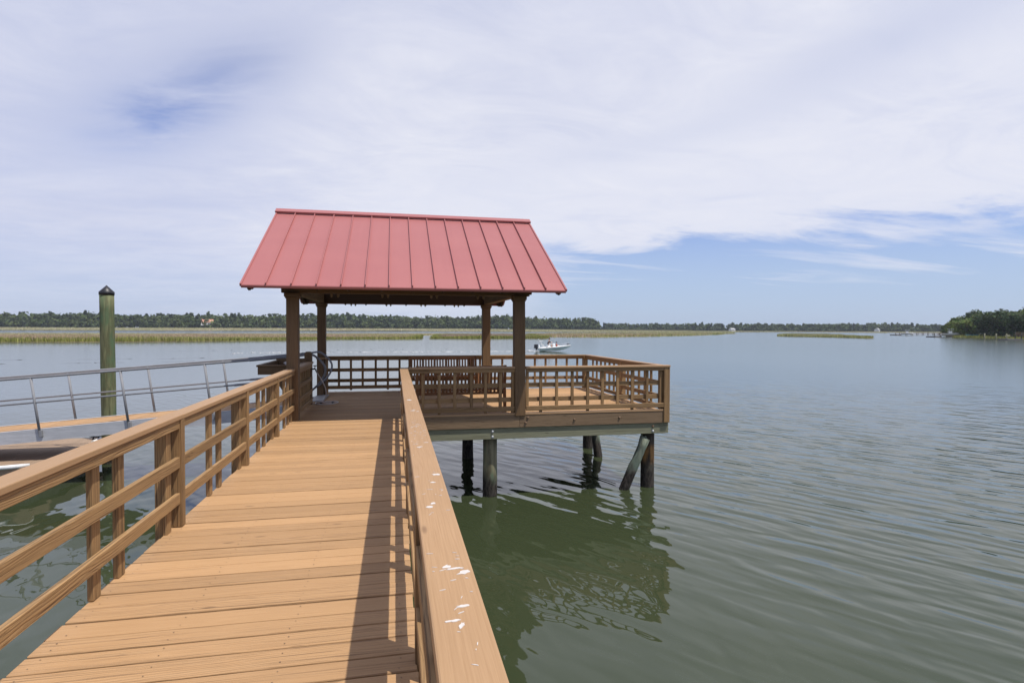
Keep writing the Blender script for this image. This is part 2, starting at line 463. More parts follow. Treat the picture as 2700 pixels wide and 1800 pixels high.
# ------------------------------------------------------------------ mesh building
class MB:
    def __init__(s):
        s.v, s.f, s.uv, s.rn, s.mi, s.smooth = [], [], [], [], [], []

    def _face(s, idx, uvs, rnd, mi=0, smooth=False):
        s.f.append(idx)
        s.uv.extend(uvs)
        s.rn.append(rnd)
        s.mi.append(mi)
        s.smooth.append(smooth)

    def obox(s, c, ax, ay, az, dx, dy, dz, rnd=None, mi=0, taper=None):
        """box centred c with unit axes and full sizes; grain runs along the longest side"""
        rnd = random.random() if rnd is None else rnd
        c, ax, ay, az = Vector(c), Vector(ax), Vector(ay), Vector(az)
        dims = (dx, dy, dz)
        L = max(range(3), key=lambda i: dims[i])
        o = random.random() * 50
        o2 = random.random() * 50
        base = len(s.v)
        loc = []
        for i in (-1, 1):
            for j in (-1, 1):
                for q in (-1, 1):
                    p = (i * dx / 2, j * dy / 2, q * dz / 2)
                    loc.append(p)
                    s.v.append(tuple(c + ax * p[0] + ay * p[1] + az * p[2]))
        for fi in ((0, 1, 3, 2), (4, 6, 7, 5), (0, 4, 5, 1), (2, 3, 7, 6), (0, 2, 6, 4), (1, 5, 7, 3)):
            nrm = 0 if len({loc[a][0] for a in fi}) == 1 else (1 if len({loc[a][1] for a in fi}) == 1 else 2)
            rest = [i for i in range(3) if i != nrm]
            if L in rest:
                u = L
                v_ = [i for i in rest if i != L][0]
            else:
                u, v_ = rest
            s._face([base + a for a in fi], [(loc[a][u] + o, loc[a][v_] + o2 + nrm * 0.37) for a in fi], rnd, mi)

    def box(s, x0, x1, y0, y1, z0, z1, rnd=None, mi=0):
        s.obox(((x0 + x1) / 2, (y0 + y1) / 2, (z0 + z1) / 2), (1, 0, 0), (0, 1, 0), (0, 0, 1), abs(x1 - x0), abs(y1 - y0), abs(z1 - z0), rnd, mi)

    def beam(s, p0, p1, w, h, up=(0, 0, 1), rnd=None, mi=0):
        p0, p1 = Vector(p0), Vector(p1)
        ax = (p1 - p0).normalized()
        ay = Vector(up).cross(ax).normalized()
        az = ax.cross(ay)
        s.obox((p0 + p1) / 2, ax, ay, az, (p1 - p0).length, w, h, rnd, mi)

    def tube(s, pts, r, n=10, closed=False, cap=True, mi=0):
        pts = [Vector(p) for p in pts]
        rs = r if isinstance(r, (list, tuple)) else [r] * len(pts)
        rnd = random.random()
        base = len(s.v)
        N = len(pts)
        nrm = None
        u = 0.0
        us = []
        for i, p in enumerate(pts):
            a = pts[i - 1] if i > 0 else (pts[-1] if closed else p)
            b_ = pts[i + 1] if i < N - 1 else (pts[0] if closed else p)
            t = (b_ - a).normalized()
            if nrm is None:
                nrm = t.orthogonal().normalized()
            nrm = (nrm - t * nrm.dot(t)).normalized()
            bi = t.cross(nrm)
            if i:
                u += (p - pts[i - 1]).length
            us.append(u)
            for q in range(n):
                an = 2 * pi * q / n
                s.v.append(tuple(p + (nrm * cos(an) + bi * sin(an)) * rs[i]))
        for i in range(N - 1 + (1 if closed else 0)):
            j = (i + 1) % N
            for q in range(n):
                q2 = (q + 1) % n
                s._face([base + i * n + q, base + i * n + q2, base + j * n + q2, base + j * n + q],
                        [(us[i], q * 0.03), (us[i], (q + 1) * 0.03), (us[j], (q + 1) * 0.03), (us[j], q * 0.03)], rnd, mi, True)
        if cap and not closed:
            s._face([base + q for q in range(n)][::-1], [(0, 0)] * n, rnd, mi)
            s._face([base + (N - 1) * n + q for q in range(n)], [(0, 0)] * n, rnd, mi)

    def poly(s, pts, rnd=0.5, mi=0, uv=None):
        base = len(s.v)
        s.v.extend(tuple(p) for p in pts)
        s._face(list(range(base, base + len(pts))), uv or [(p[0], p[1]) for p in pts], rnd, mi)

    def slab(s, pts2, z0, z1, mi=0, rnd=0.5):
        """flat outline (counter-clockwise) with thickness"""
        n = len(pts2)
        base = len(s.v)
        for z in (z0, z1):
            s.v.extend((p[0], p[1], z) for p in pts2)
        s._face(list(range(base, base + n))[::-1], [(p[0], p[1]) for p in pts2][::-1], rnd, mi)
        s._face(list(range(base + n, base + 2 * n)), [(p[0], p[1]) for p in pts2], rnd, mi)
        for i in range(n):
            j = (i + 1) % n
            s._face([base + i, base + j, base + n + j, base + n + i], [(0, 0), (1, 0), (1, .1), (0, .1)], rnd, mi)

    def build(s, name, mat, parent=None, bevel=0.0, seg=1):
        me = bpy.data.meshes.new(name)
        me.from_pydata(s.v, [], s.f)
        mats = mat if isinstance(mat, (list, tuple)) else [mat]
        for mm in mats:
            me.materials.append(MATS[mm])
        ul = me.uv_layers.new(name='UVMap')
        ul.data.foreach_set('uv', [c for p in s.uv for c in p])
        at = me.attributes.new('rnd', 'FLOAT', 'FACE')
        at.data.foreach_set('value', s.rn)
        me.polygons.foreach_set('material_index', s.mi)
        me.polygons.foreach_set('use_smooth', s.smooth)
        me.update()
        o = bpy.data.objects.new(name, me)
        COL.objects.link(o)
        if parent is not None:
            o.parent = parent
            o.matrix_parent_inverse = Matrix.Translation(-Vector(parent['_base'])) if '_base' in parent else Matrix()
        if bevel:
            md = o.modifiers.new('edge', 'BEVEL')
            md.width = bevel
            md.segments = seg
            md.limit_method = 'ANGLE'
            md.angle_limit = radians(40)
        return o


def tag(o, label=None, cat=None, group=None, kind=None):
    if label:
        o['label'] = label
    if cat:
        o['category'] = cat
    if group:
        o['group'] = group
    if kind:
        o['kind'] = kind
    return o


def thing(name, label, cat, loc=(0, 0, 0), group=None, kind=None):
    o = bpy.data.objects.new(name, None)
    COL.objects.link(o)
    o.location = loc
    o.empty_display_size = 0.2
    BASE[o.name] = Vector(loc)
    return tag(o, label, cat, group, kind)


BASE = {}


def part(mb, name, mat, parent, bevel=0.0, seg=1, label=None):
    """link a mesh given in world coordinates under its thing (or part)"""
    o = mb.build(name, mat, None, bevel, seg)
    b = BASE.get(parent.name, Vector((0, 0, 0)))
    for v in o.data.vertices:
        v.co -= b
    o.parent = parent
    BASE[o.name] = b
    if parent.type == 'MESH':
        pass
    if label:
        o['label'] = label
    return o


def solo(mb, name, mat, label, cat, base=None, bevel=0.0, seg=1, group=None, kind=None):
    o = mb.build(name, mat, None, bevel, seg)
    if base is not None:
        b = Vector(base)
        for v in o.data.vertices:
            v.co -= b
        o.location = b
        BASE[o.name] = b
    return tag(o, label, cat, group, kind)


def copy_tree(o, parent=None):
    c = o.copy()
    COL.objects.link(c)
    if parent is not None:
        c.parent = parent
    for ch in o.children:
        copy_tree(ch, c)
    return c


# ------------------------------------------------------------------ water
mb = MB()
R_ = 24000
mb.poly([(-R_, -R_, WZ), (R_, -R_, WZ), (R_, R_, WZ), (-R_, R_, WZ)])
w = mb.build('water', 'water')
tag(w, 'grey green tidal river with small ripples reflecting the sky', 'water', kind='structure')
mb = MB()
mb.poly([(-R_, -R_, WZ - 6), (R_, -R_, WZ - 6), (R_, R_, WZ - 6), (-R_, R_, WZ - 6)])
tag(mb.build('river_bed', 'bank_soil'), 'muddy river bed', 'ground', kind='structure')

# ------------------------------------------------------------------ boardwalk
DX0, DX1 = -1.78, 0.108          # walkway deck edges
GX0, GX1 = -1.80, 5.27           # platform deck
FY, BY = 10.44, 15.15            # platform front and back
bw = thing('boardwalk', 'straight tan plank walkway leading out to the roofed platform', 'boardwalk', (-0.84, 4.0, 0))
mb = MB()
y = -3.2
nails = []
while y < FY - 0.02:
    wd = random.choice((0.140, 0.142, 0.155, 0.162, 0.166))
    y1 = min(y + wd, FY)
    dz = random.uniform(-0.0035, 0.0015)
    ex = random.uniform(-0.008, 0.006)
    sk = random.uniform(-0.003, 0.003)
    rnd = random.random() ** 1.2
    mb.beam((DX0 + ex, (y + y1) / 2 + sk, -0.019 + dz), (DX1 + ex * 0.6, (y + y1) / 2 - sk, -0.019 + dz + random.uniform(-.002, .002)), y1 - y, 0.038, rnd=rnd)
    for jx in (-1.70, -1.15, -0.55, 0.02):
        for q in (0.25, 0.75):
            nails.append((jx + random.uniform(-.012, .012), y + (y1 - y) * q + random.uniform(-.008, .008), 0.0016 + dz))
    y = y1 + random.choice((0.009, 0.010, 0.012, 0.014, 0.017))
for (nx, ny, nz) in nails:
    if ny > 1.0:
        r_ = random.uniform(0.0028, 0.0046)
        mb.poly([(nx + r_ * cos(a * pi / 3), ny + r_ * sin(a * pi / 3), nz + 0.0012) for a in range(6)], mi=1)
part(mb, 'decking', ['deck_wood', 'rust_bolt'], bw, 0.005, 2)
for x0 in (DX0 + 0.004, DX1 - 0.042):
    mb = MB()
    for (ya, yb) in ((-3.2, 1.4), (1.405, 5.9), (5.905, FY - 0.004)):
        mb.box(x0, x0 + 0.038, ya, yb, -0.29, -0.043)
    part(mb, 'rim_joist', 'beam_wood', bw, 0.003)
mb = MB()
for x0 in (-1.18, -0.57):
    mb.box(x0, x0 + 0.038, -3.2, FY - 0.004, -0.29, -0.043)
part(mb, 'floor_joists', 'dark_wood', bw)
for yb in (1.2, 5.6):
    mb = MB()
    mb.box(DX0 - 0.15, DX1 + 0.15, yb - 0.09, yb + 0.09, -0.50, -0.292)
    part(mb, 'cross_beam', 'treated_wood', bw, 0.004)

# ------------------------------------------------------------------ platform
pf = thing('pier_platform', 'square timber platform on piles at the end of the walkway', 'platform', (1.7, 12.8, 0))
mb = MB()
y = FY + 0.036
while y < BY - 0.02:
    y1 = min(y + random.choice((0.140, 0.142, 0.15)), BY)
    joint = random.choice((1.2, 2.4, 3.0))
    r1 = random.random() * 0.9
    dz = random.uniform(-.003, .001)
    mb.box(GX0, joint - 0.002, y, y1, -0.038 + dz, dz, r1)
    mb.box(joint + 0.002, GX1, y, y1, -0.038 + dz, dz, random.random() * 0.9)
    y = y1 + random.choice((0.004, 0.006, 0.008))
part(mb, 'decking', 'deck_wood', pf, 0.003)
# front trim: top strip, wide face board, lower greenish timber
mb = MB()
mb.box(0.231, GX1 - 0.01, FY - 0.012, FY + 0.034, 0.004, 0.040)
part(mb, 'edge_trim', 'cap_wood', pf, 0.004)
mb = MB()
mb.box(GX0, 2.30, FY - 0.004, FY + 0.034, -0.232, 0.003)
mb.box(2.303, GX1 - 0.012, FY - 0.004, FY + 0.034, -0.232, 0.003)
part(mb, 'face_board', 'beam_wood', pf, 0.004)
mb = MB()
mb.box(GX0, GX1 + 0.082, FY + 0.026, FY + 0.165, -0.445, -0.235)
part(mb, 'lower_timber', 'treated_wood', pf, 0.006)
mb = MB()
mb.box(GX1 - 0.046, GX1 - 0.004, FY + 0.04, BY, -0.232, -0.042)
mb.box(GX0 + 0.004, GX0 + 0.042, FY + 0.04, BY, -0.232, -0.042)
mb.box(GX0, GX1, BY - 0.038, BY, -0.232, -0.042)
part(mb, 'rim_joist', 'beam_wood', pf, 0.004)
mb = MB()
xx = GX0 + 0.5
while xx < GX1 - 0.3:
    mb.box(xx, xx + 0.038, FY + 0.04, BY - 0.04, -0.23, -0.042)
    xx += 0.5
mb.box(GX0, GX1, 14.50, 14.66, -0.445, -0.236)
mb.box(GX0, GX1, 12.5, 12.66, -0.445, -0.236)
part(mb, 'floor_joists', 'dark_wood', pf)
for bx, bz, mat, yy in ((2.46, -0.05, 'rust_bolt', FY - 0.01), (2.42, -0.145, 'rust_bolt', FY - 0.01), (3.38, -0.115, 'rust_bolt', FY - 0.01), (4.30, -0.10, 'rust_bolt', FY - 0.01),
                        (1.79, -0.30, 'galvanised', FY + 0.02), (1.79, -0.40, 'galvanised', FY + 0.02), (5.02, -0.30, 'rust_bolt', FY + 0.02), (5.02, -0.395, 'galvanised', FY + 0.02)):
    mb = MB()
    mb.tube([(bx, yy - 0.018, bz), (bx, yy - 0.012, bz), (bx, yy + 0.02, bz)], [0.012, 0.021, 0.021], 10)
    mb.tube([(bx, yy + 0.004, bz), (bx, yy + 0.008, bz)], 0.028, 12)
    part(mb, 'bolt', mat, pf)

# ------------------------------------------------------------------ piles in the water
def pile_mb(p0, p1, r0, r1, n=20, jag=0.0):
    mb = MB()
    p0, p1 = Vector(p0), Vector(p1)
    K = 9
    pts = [p0.lerp(p1, i / K) for i in range(K + 1)]
    mb.tube(pts, [r0 + (r1 - r0) * i / K + random.uniform(-.004, .004) for i in range(K + 1)], n)
    return mb


PG = 'round timber piles holding up the platform'
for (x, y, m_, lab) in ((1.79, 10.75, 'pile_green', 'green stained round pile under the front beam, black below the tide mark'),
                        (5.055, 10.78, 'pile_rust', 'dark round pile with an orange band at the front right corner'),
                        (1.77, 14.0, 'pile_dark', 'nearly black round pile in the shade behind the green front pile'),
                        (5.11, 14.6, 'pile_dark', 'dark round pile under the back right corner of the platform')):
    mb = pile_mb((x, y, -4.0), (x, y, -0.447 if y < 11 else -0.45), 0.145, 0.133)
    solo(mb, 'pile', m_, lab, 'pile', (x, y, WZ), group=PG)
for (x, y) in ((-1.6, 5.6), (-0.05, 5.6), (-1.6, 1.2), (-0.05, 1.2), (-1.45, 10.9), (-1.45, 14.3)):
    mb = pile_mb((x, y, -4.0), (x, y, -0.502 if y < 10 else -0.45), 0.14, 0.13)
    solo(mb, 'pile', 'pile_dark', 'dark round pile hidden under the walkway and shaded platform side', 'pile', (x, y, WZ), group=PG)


def broken_pile(a, b, r, lab):
    a, b = Vector(a), Vector(b)
    ax = (b - a).normalized()
    mb = MB()
    K, n = 12, 20
    pts = [a.lerp(b, i / K) for i in range(K + 1)]
    mb.tube(pts, [r + random.uniform(-.004, .004) for _ in pts], n)
    # splintered and notched upper end
    base = (K) * n
    for q in range(n):
        v = Vector(mb.v[base + q])
        v += ax * random.uniform(-0.10, 0.05)
        mb.v[base + q] = tuple(v)
    for i in (K - 2, K - 1):
        for q in range(n):
            v = Vector(mb.v[i * n + q])
            side = (v - pts[i]).normalized()
            if side.x < -0.6:
                v -= side * random.uniform(0.02, 0.05)
            mb.v[i * n + q] = tuple(v)
    o = solo(mb, 'broken_pile', 'pile_broken', lab, 'broken pile', (a.x, a.y, WZ))
    return o


d_ = Vector((4.90, 10.56, -0.54)) - Vector((4.50, 10.66, -1.58))
broken_pile(Vector((4.50, 10.66, -1.58)) - d_ * 1.2, (4.90, 10.56, -0.54), 0.098, 'pale green broken pile leaning against the front corner pile')
d_ = Vector((4.93, 13.75, -0.47)) - Vector((5.02, 13.55, -1.58))
broken_pile(Vector((5.02, 13.55, -1.58)) - d_ * 1.2, (4.93, 13.75, -0.47), 0.105, 'grey broken pile leaning against the back corner pile')
mb = MB()  # dark tube laid on the water to draw a branch's reflection
mb.tube([(3.75, 12.6, WZ + .012), (3.9, 12.2, WZ + .012), (4.1, 11.85, WZ + .014), (4.3, 11.45, WZ + .016), (4.46, 11.0, WZ + .02)], [0.002, 0.004, 0.006, 0.007, 0.008], 6)
solo(mb, 'branch_reflection', 'pile_dark', 'thin dark line modelled at the water surface as a branch reflection by the leaning broken pile', 'branch', (4.2, 11.8, WZ))

# ------------------------------------------------------------------ walkway railings
STILE = [2.75, 5.045, 7.16, 8.97, 10.44]


def walk_rail(sgn, label, stile0):
    """sgn +1: rail on the left edge of the walkway (faces +x); -1: right edge"""
    ox = -1.695 if sgn > 0 else 0.085      # inner edge of the cap
    X = lambda a: ox - sgn * a             # a = distance outwards from the inner edge
    rt = thing('walkway_railing', label, 'railing', (X(0.07), 5.0, 0), group='tan railings of the walkway')

    def bx(mb, a0, a1, y0, y1, z0, z1, rnd=None):
        mb.box(min(X(a0), X(a1)), max(X(a0), X(a1)), y0, y1, z0, z1, rnd)
    st = [stile0 - 4.5, stile0 - 2.2, stile0] + STILE[1:]
    # caps in lengths that meet over the posts
    joints = [-3.0, 1.0, 5.09, 7.2, FY] if sgn > 0 else [-3.0, 0.3, 3.95, 8.0, FY - 0.003]
    for a, b in zip(joints[:-1], joints[1:]):
        mb = MB()
        dz = random.uniform(-.0015, .0015)
        bx(mb, 0.0, 0.14, a + 0.0015, b - 0.0015, 0.876 + dz, 0.914 + dz)
        part(mb, 'cap_rail', 'cap_wood', rt, 0.006, 2)
    for i in range(len(st) - 1):
        a = st[i] + 0.08
        b = st[i + 1] if i < len(st) - 2 else FY
        for nm, z0, z1 in (('top_band', 0.805, 0.8745), ('upper_rail', 0.488, 0.576), ('lower_rail', 0.196, 0.284)):
            mb = MB()
            j = random.uniform(-.004, .004)
            bx(mb, 0.013, 0.049, a + 0.002, b - 0.002, z0 + (j if nm != 'top_band' else 0), z1 + (j if nm != 'top_band' else 0))
            part(mb, nm, 'rail_wood', rt, 0.004)
        bay = b - a
        offs = (0.66, 0.98) if i == 2 else (0.79, 1.10)
        if i == 2:
            ys = (3.76, 4.075)
        elif i == 3:
            ys = (5.915, 6.22)
        elif i == 4:
            ys = (7.93, 8.255)
        elif i == 5:
            ys = (9.72, 10.03)
        else:
            ys = (a + 0.8, a + 1.1)
        for yy in ys:
            if yy < -3 or yy > FY - 0.1:
                continue
            mb = MB()
            bx(mb, 0.051, 0.087, yy, yy + 0.089, 0.001 if sgn > 0 else -0.18, 0.874)
            part(mb, 'baluster', 'rail_wood', rt, 0.004)
    for i, ys in enumerate(st[:-1]):
        if ys < -3:
            continue
        mb = MB()
        bx(mb, 0.002 if sgn > 0 else 0.010, 0.090, ys, ys + 0.08, 0.001 if sgn > 0 else -0.24, 0.8745)
        part(mb, 'stile', 'rail_wood', rt, 0.004)
        mb = MB()
        bx(mb, 0.051, 0.138, ys - 0.175, ys - 0.086, -0.24, 0.8745)
        part(mb, 'post', 'rail_wood', rt, 0.004)
    mb = MB()
    bx(mb, 0.051, 0.138, FY - 0.10, FY - 0.012, -0.2, 0.8745)
    part(mb, 'post', 'rail_wood', rt, 0.004)
    return rt


walk_rail(1, 'long tan railing along the left edge of the walkway, open water behind it', 2.2)
rail_r = walk_rail(-1, 'tan railing along the right edge of the walkway, white droppings on its cap', 2.75)
# bird droppings on the right-hand cap
mb = MB()
rs = random.Random(3)
_dn = [0]


def splat(cx, cy, rx, ry, ang, n=14, jag=0.35):
    rx, ry = rx * 0.95, ry * 0.95
    pts = []
    for q in range(n):
        a = 2 * pi * q / n
        k_ = 1 + rs.uniform(-jag, jag)
        px, py = rx * cos(a) * k_, ry * sin(a) * k_
        x_ = cx + px * cos(ang) - py * sin(ang)
        y_ = cy + px * sin(ang) + py * cos(ang)
        pts.append((min(max(x_, 0.092), 0.218), y_))
    _dn[0] += 1
    mb.slab(pts, 0.9125, 0.9156 + (_dn[0] % 40) * 0.00002)


for (cx, cy, rx, ry, an) in ((.195, 1.63, .022, .011, .5), (.172, 1.66, .026, .006, .1), (.150, 1.675, .012, .009, .2), (.135, 2.26, .014, .012, .3), (.150, 2.30, .012, .009, 1.0), (.170, 2.62, .013, .008, .2),
                             (.195, 2.76, .022, .016, 0.1), (.19, 3.55, .015, .005, .1), (.14, 3.42, .014, .010, .2), (.155, 3.43, .012, .004, .1), (.15, 4.95, .02, .012, .1), (.16, 5.0, .015, .006, .3), (.19, 4.9, .012, .01, .2),
                             (.14, 5.7, .02, .03, .1), (.17, 1.43, .018, .006, .2), (.155, 1.335, .014, .006, 1.2), (.14, 1.36, .02, .005, .1)):
    splat(cx, cy, rx, ry, an)
for i in range(70):
    cy = rs.choice((1.38, 1.55, 1.62, 2.3, 2.6, 3.4, 3.7, 3.9, 4.1, 4.3)) + rs.uniform(-.22, .22)
    splat(rs.uniform(.10, .205), cy, rs.uniform(.003, .014), rs.uniform(.0007, .0016), rs.uniform(-.5, .6) + rs.choice((0, 0, 1.0)), 7, .3)
part(mb, 'bird_droppings', 'dropping', rail_r, label='white splashes and scratches on the railing cap')['kind'] = 'stuff'

# ------------------------------------------------------------------ platform railings
def lattice(name, label, x0, x1, yc, bal, front=True, foot=True):
    """railing running along x at y = yc; bal = baluster centres"""
    rt = thing(name, label, 'railing', ((x0 + x1) / 2, yc, 0), group='slatted railings round the platform')
    mb = MB()
    mb.box(x0, x1, yc - 0.045, yc + 0.095, 0.876, 0.914)
    part(mb, 'cap_rail', 'cap_wood' if front else 'rail_wood', rt, 0.006, 2)
    f = -1 if front else 1
    lay = lambda a, b: tuple(sorted((yc + 0.03 + f * -a, yc + 0.03 + f * -b)))
    # outermost (towards the water) band and bottom board, then balusters, then the two rails
    o0, o1 = (yc - 0.022, yc + 0.014)
    b0, b1 = (yc + 0.016, yc + 0.052)
    r0_, r1_ = (yc + 0.054, yc + 0.090)
    for nm, z0, z1 in (('top_band', 0.805, 0.874), ('bottom_rail', 0.078, 0.166)):
        mb = MB()
        mb.box(x0 + 0.004, x1 - 0.004, o0, o1, z0, z1)
        part(mb, nm, 'rail_wood', rt, 0.004)
    for nm, z0, z1 in (('upper_rail', 0.515, 0.60), ('lower_rail', 0.245, 0.33)):
        mb = MB()
        mb.box(x0 + 0.02, x1 - 0.02, r0_, r1_, z0, z1)
        part(mb, nm, 'rail_wood', rt, 0.004)
    for i, bxx in enumerate(bal):
        mb = MB()
        long_ = foot and i % 3 == 1
        mb.box(bxx - 0.028, bxx + 0.028, b0, b1, 0.042 if long_ else 0.10, 0.874)
        part(mb, 'baluster', 'rail_wood', rt, 0.004)
    return rt


rt = lattice('platform_railing', 'front railing section between the walkway and the right roof post', 0.228, 2.205, FY, [0.50, 0.795, 1.08, 1.39, 1.655, 1.94])
mb = MB()
mb.box(2.15, 2.205, FY + 0.016, FY + 0.09, 0.042, 0.874)
part(mb, 'stile', 'rail_wood', rt, 0.004)
mb = MB()
mb.box(0.235, 0.31, FY + 0.016, FY + 0.09, 0.042, 0.874)
part(mb, 'stile', 'rail_wood', rt, 0.004)
rt = lattice('platform_railing', 'front railing section right of the roof post, out to the corner post', 2.42, 5.355, FY, [2.455, 2.718, 3.032, 3.343, 3.657, 3.957, 4.269, 4.575, 4.889])
mb = MB()
mb.box(5.15, 5.215, FY + 0.016, FY + 0.09, 0.042, 0.874)
part(mb, 'stile', 'rail_wood', rt, 0.004)
mb = MB()
mb.box(5.228, 5.352, FY - 0.03, FY + 0.10, -0.225, 0.874)
part(mb, 'corner_post', 'rail_wood', rt, 0.006)
bals = [-1.396, -1.10, -0.81, -0.483, -0.178, 0.119]
xx = 0.42
while xx < 4.95:
    bals.append(xx)
    xx += 0.302
rt = lattice('platform_railing', 'back railing of the platform facing the marsh, mostly in shade', -1.80, 5.24, 15.03, bals, front=False)
for px in (-1.72, 2.0, 5.17):
    mb = MB()
    mb.box(px - 0.06, px + 0.06, 14.98, 15.04 + 0.08, 0.001, 0.874)
    part(mb, 'post', 'rail_wood', rt, 0.005)


def side_lattice(name, label, xc, y0, y1, ys, inner, posts=(), capz=0.876):
    """railing along y; inner = +1 if the rails face +x"""
    rt = thing(name, label, 'railing', (xc, (y0 + y1) / 2, 0), group='slatted railings round the platform')
    s = inner
    B = lambda mb, a0, a1, ya, yb, z0, z1: mb.box(min(xc + s * a0, xc + s * a1), max(xc + s * a0, xc + s * a1), ya, yb, z0, z1)
    mb = MB()
    B(mb, -0.07, 0.07, y0, y1, 0.876, 0.914)
    part(mb, 'cap_rail', 'cap_wood', rt, 0.006, 2)
    for nm, z0, z1 in (('top_band', 0.79, 0.874), ('upper_rail', 0.515, 0.60), ('lower_rail', 0.245, 0.33), ('bottom_rail', 0.05, 0.13)):
        mb = MB()
        B(mb, 0.014, 0.05, y0 + 0.01, y1 - 0.01, z0, z1)
        part(mb, nm, 'rail_wood', rt, 0.004)
    for yy in ys:
        mb = MB()
        B(mb, -0.026, 0.012, yy - 0.03, yy + 0.03, 0.04, 0.874)
        part(mb, 'baluster', 'rail_wood', rt, 0.004)
    for yy in posts:
        mb = MB()
        B(mb, -0.06, 0.06, yy - 0.06, yy + 0.06, 0.001, 0.874)
        part(mb, 'post', 'rail_wood', rt, 0.005)
    return rt


side_lattice('platform_railing', 'right side railing of the platform running back from the corner post', 5.22, FY + 0.14, 14.99, [11.0, 11.3, 11.6, 11.9, 12.2, 12.75, 13.05, 13.35, 13.65, 13.95, 14.25, 14.55], -1, (12.5,))
rt = side_lattice('platform_railing', 'short shaded railing between the left roof post and the gangway opening', -1.76, 10.645, 12.67, [10.85, 11.12, 11.39, 11.665, 11.95, 12.28, 12.55], 1)
mb = MB()
ex, ey = -1.806, 12.75
mb.box(ex - 0.072, ex + 0.072, ey - 0.072, ey + 0.072, 0.001, 1.075)
b_ = len(mb.v)
top = [(ex - .072, ey - .072, 1.0755), (ex + .072, ey - .072, 1.0755), (ex + .072, ey + .072, 1.0755), (ex - .072, ey + .072, 1.0755)]
t2 = [(ex - .045, ey - .045, 1.122), (ex + .045, ey - .045, 1.122), (ex + .045, ey + .045, 1.122), (ex - .045, ey + .045, 1.122)]
for i in range(4):
    mb.poly([top[i], top[(i + 1) % 4], t2[(i + 1) % 4], t2[i]])
mb.poly(t2)
part(mb, 'newel_post', 'post_wood', rt, 0.0)
# far side of the gangway opening
rt = thing('platform_railing', 'shaded railing stub beyond the gangway opening by the back left roof post', 'railing', (-1.75, 14.4, 0), group='slatted railings round the platform')
mb = MB()
mb.box(-1.835, -1.695, 14.29, 14.43, 0.001, 0.874)
part(mb, 'newel_post', 'post_wood', rt, 0.005)
mb = MB()
mb.box(-1.85, -1.64, 14.27, 15.10, 0.8765, 0.914)
part(mb, 'cap_rail', 'rail_wood', rt, 0.005)
for z0, z1 in ((0.52, 0.60), (0.245, 0.33)):
    mb = MB()
    mb.box(-1.735, -1.70, 14.66, 14.97, z0, z1)
    part(mb, 'rail', 'rail_wood', rt, 0.004)

# ------------------------------------------------------------------ pavilion
pv = thing('pavilion', 'open timber shelter with a red standing seam metal gable roof', 'pavilion', (0.3, 12.55, 0))
PX = ((-1.845, -1.65), (2.21, 2.413))
PYF, PYR = (10.44, 10.635), (14.455, 14.65)
for (xa, xb) in PX:
    for (ya, yb) in (PYF, PYR):
        mb = MB()
        lean = -0.018 if xa > 0 and ya < 12 else 0.0
        zf = -0.015 if (ya < 12 and xa > 0) else 0.001
        cxx, cyy = (xa + xb) / 2, (ya + yb) / 2
        off = -0.03 if (ya < 12 and xa > 0) else 0.0
        mb.beam((cxx, cyy + off, zf), (cxx + lean, cyy + off, 2.2345), xb - xa, yb - ya, up=(0, 1, 0))
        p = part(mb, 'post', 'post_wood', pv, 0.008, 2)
        mb = MB()
        cc = cxx + lean
        for (w_, z0, z1) in ((0.255, 2.162, 2.2335), (0.225, 2.135, 2.1615)):
            mb.box(cc - w_ / 2, cc + w_ / 2, cyy + off - w_ / 2, cyy + off + w_ / 2, z0, z1)
        part(mb, 'capital', 'post_wood', p, 0.006)
for (ya, yb) in ((10.47, 10.61), (14.48, 14.62)):
    mb = MB()
    mb.box(-1.93, 2.495, ya, yb, 2.236, 2.47)
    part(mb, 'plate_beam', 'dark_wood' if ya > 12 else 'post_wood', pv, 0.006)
for xc in (-1.75, 2.31):
    mb = MB()
    mb.box(xc - 0.07, xc + 0.07, 10.612, 14.478, 2.237, 2.45)
    part(mb, 'tie_beam', 'beam_wood', pv, 0.006)
EY, RY, EZ, RZ = 9.75, 12.75, 2.30, 4.065
RX0, RX1 = -2.415, 3.005
sl_len = sqrt((RY - EY) ** 2 + (RZ - EZ) ** 2)
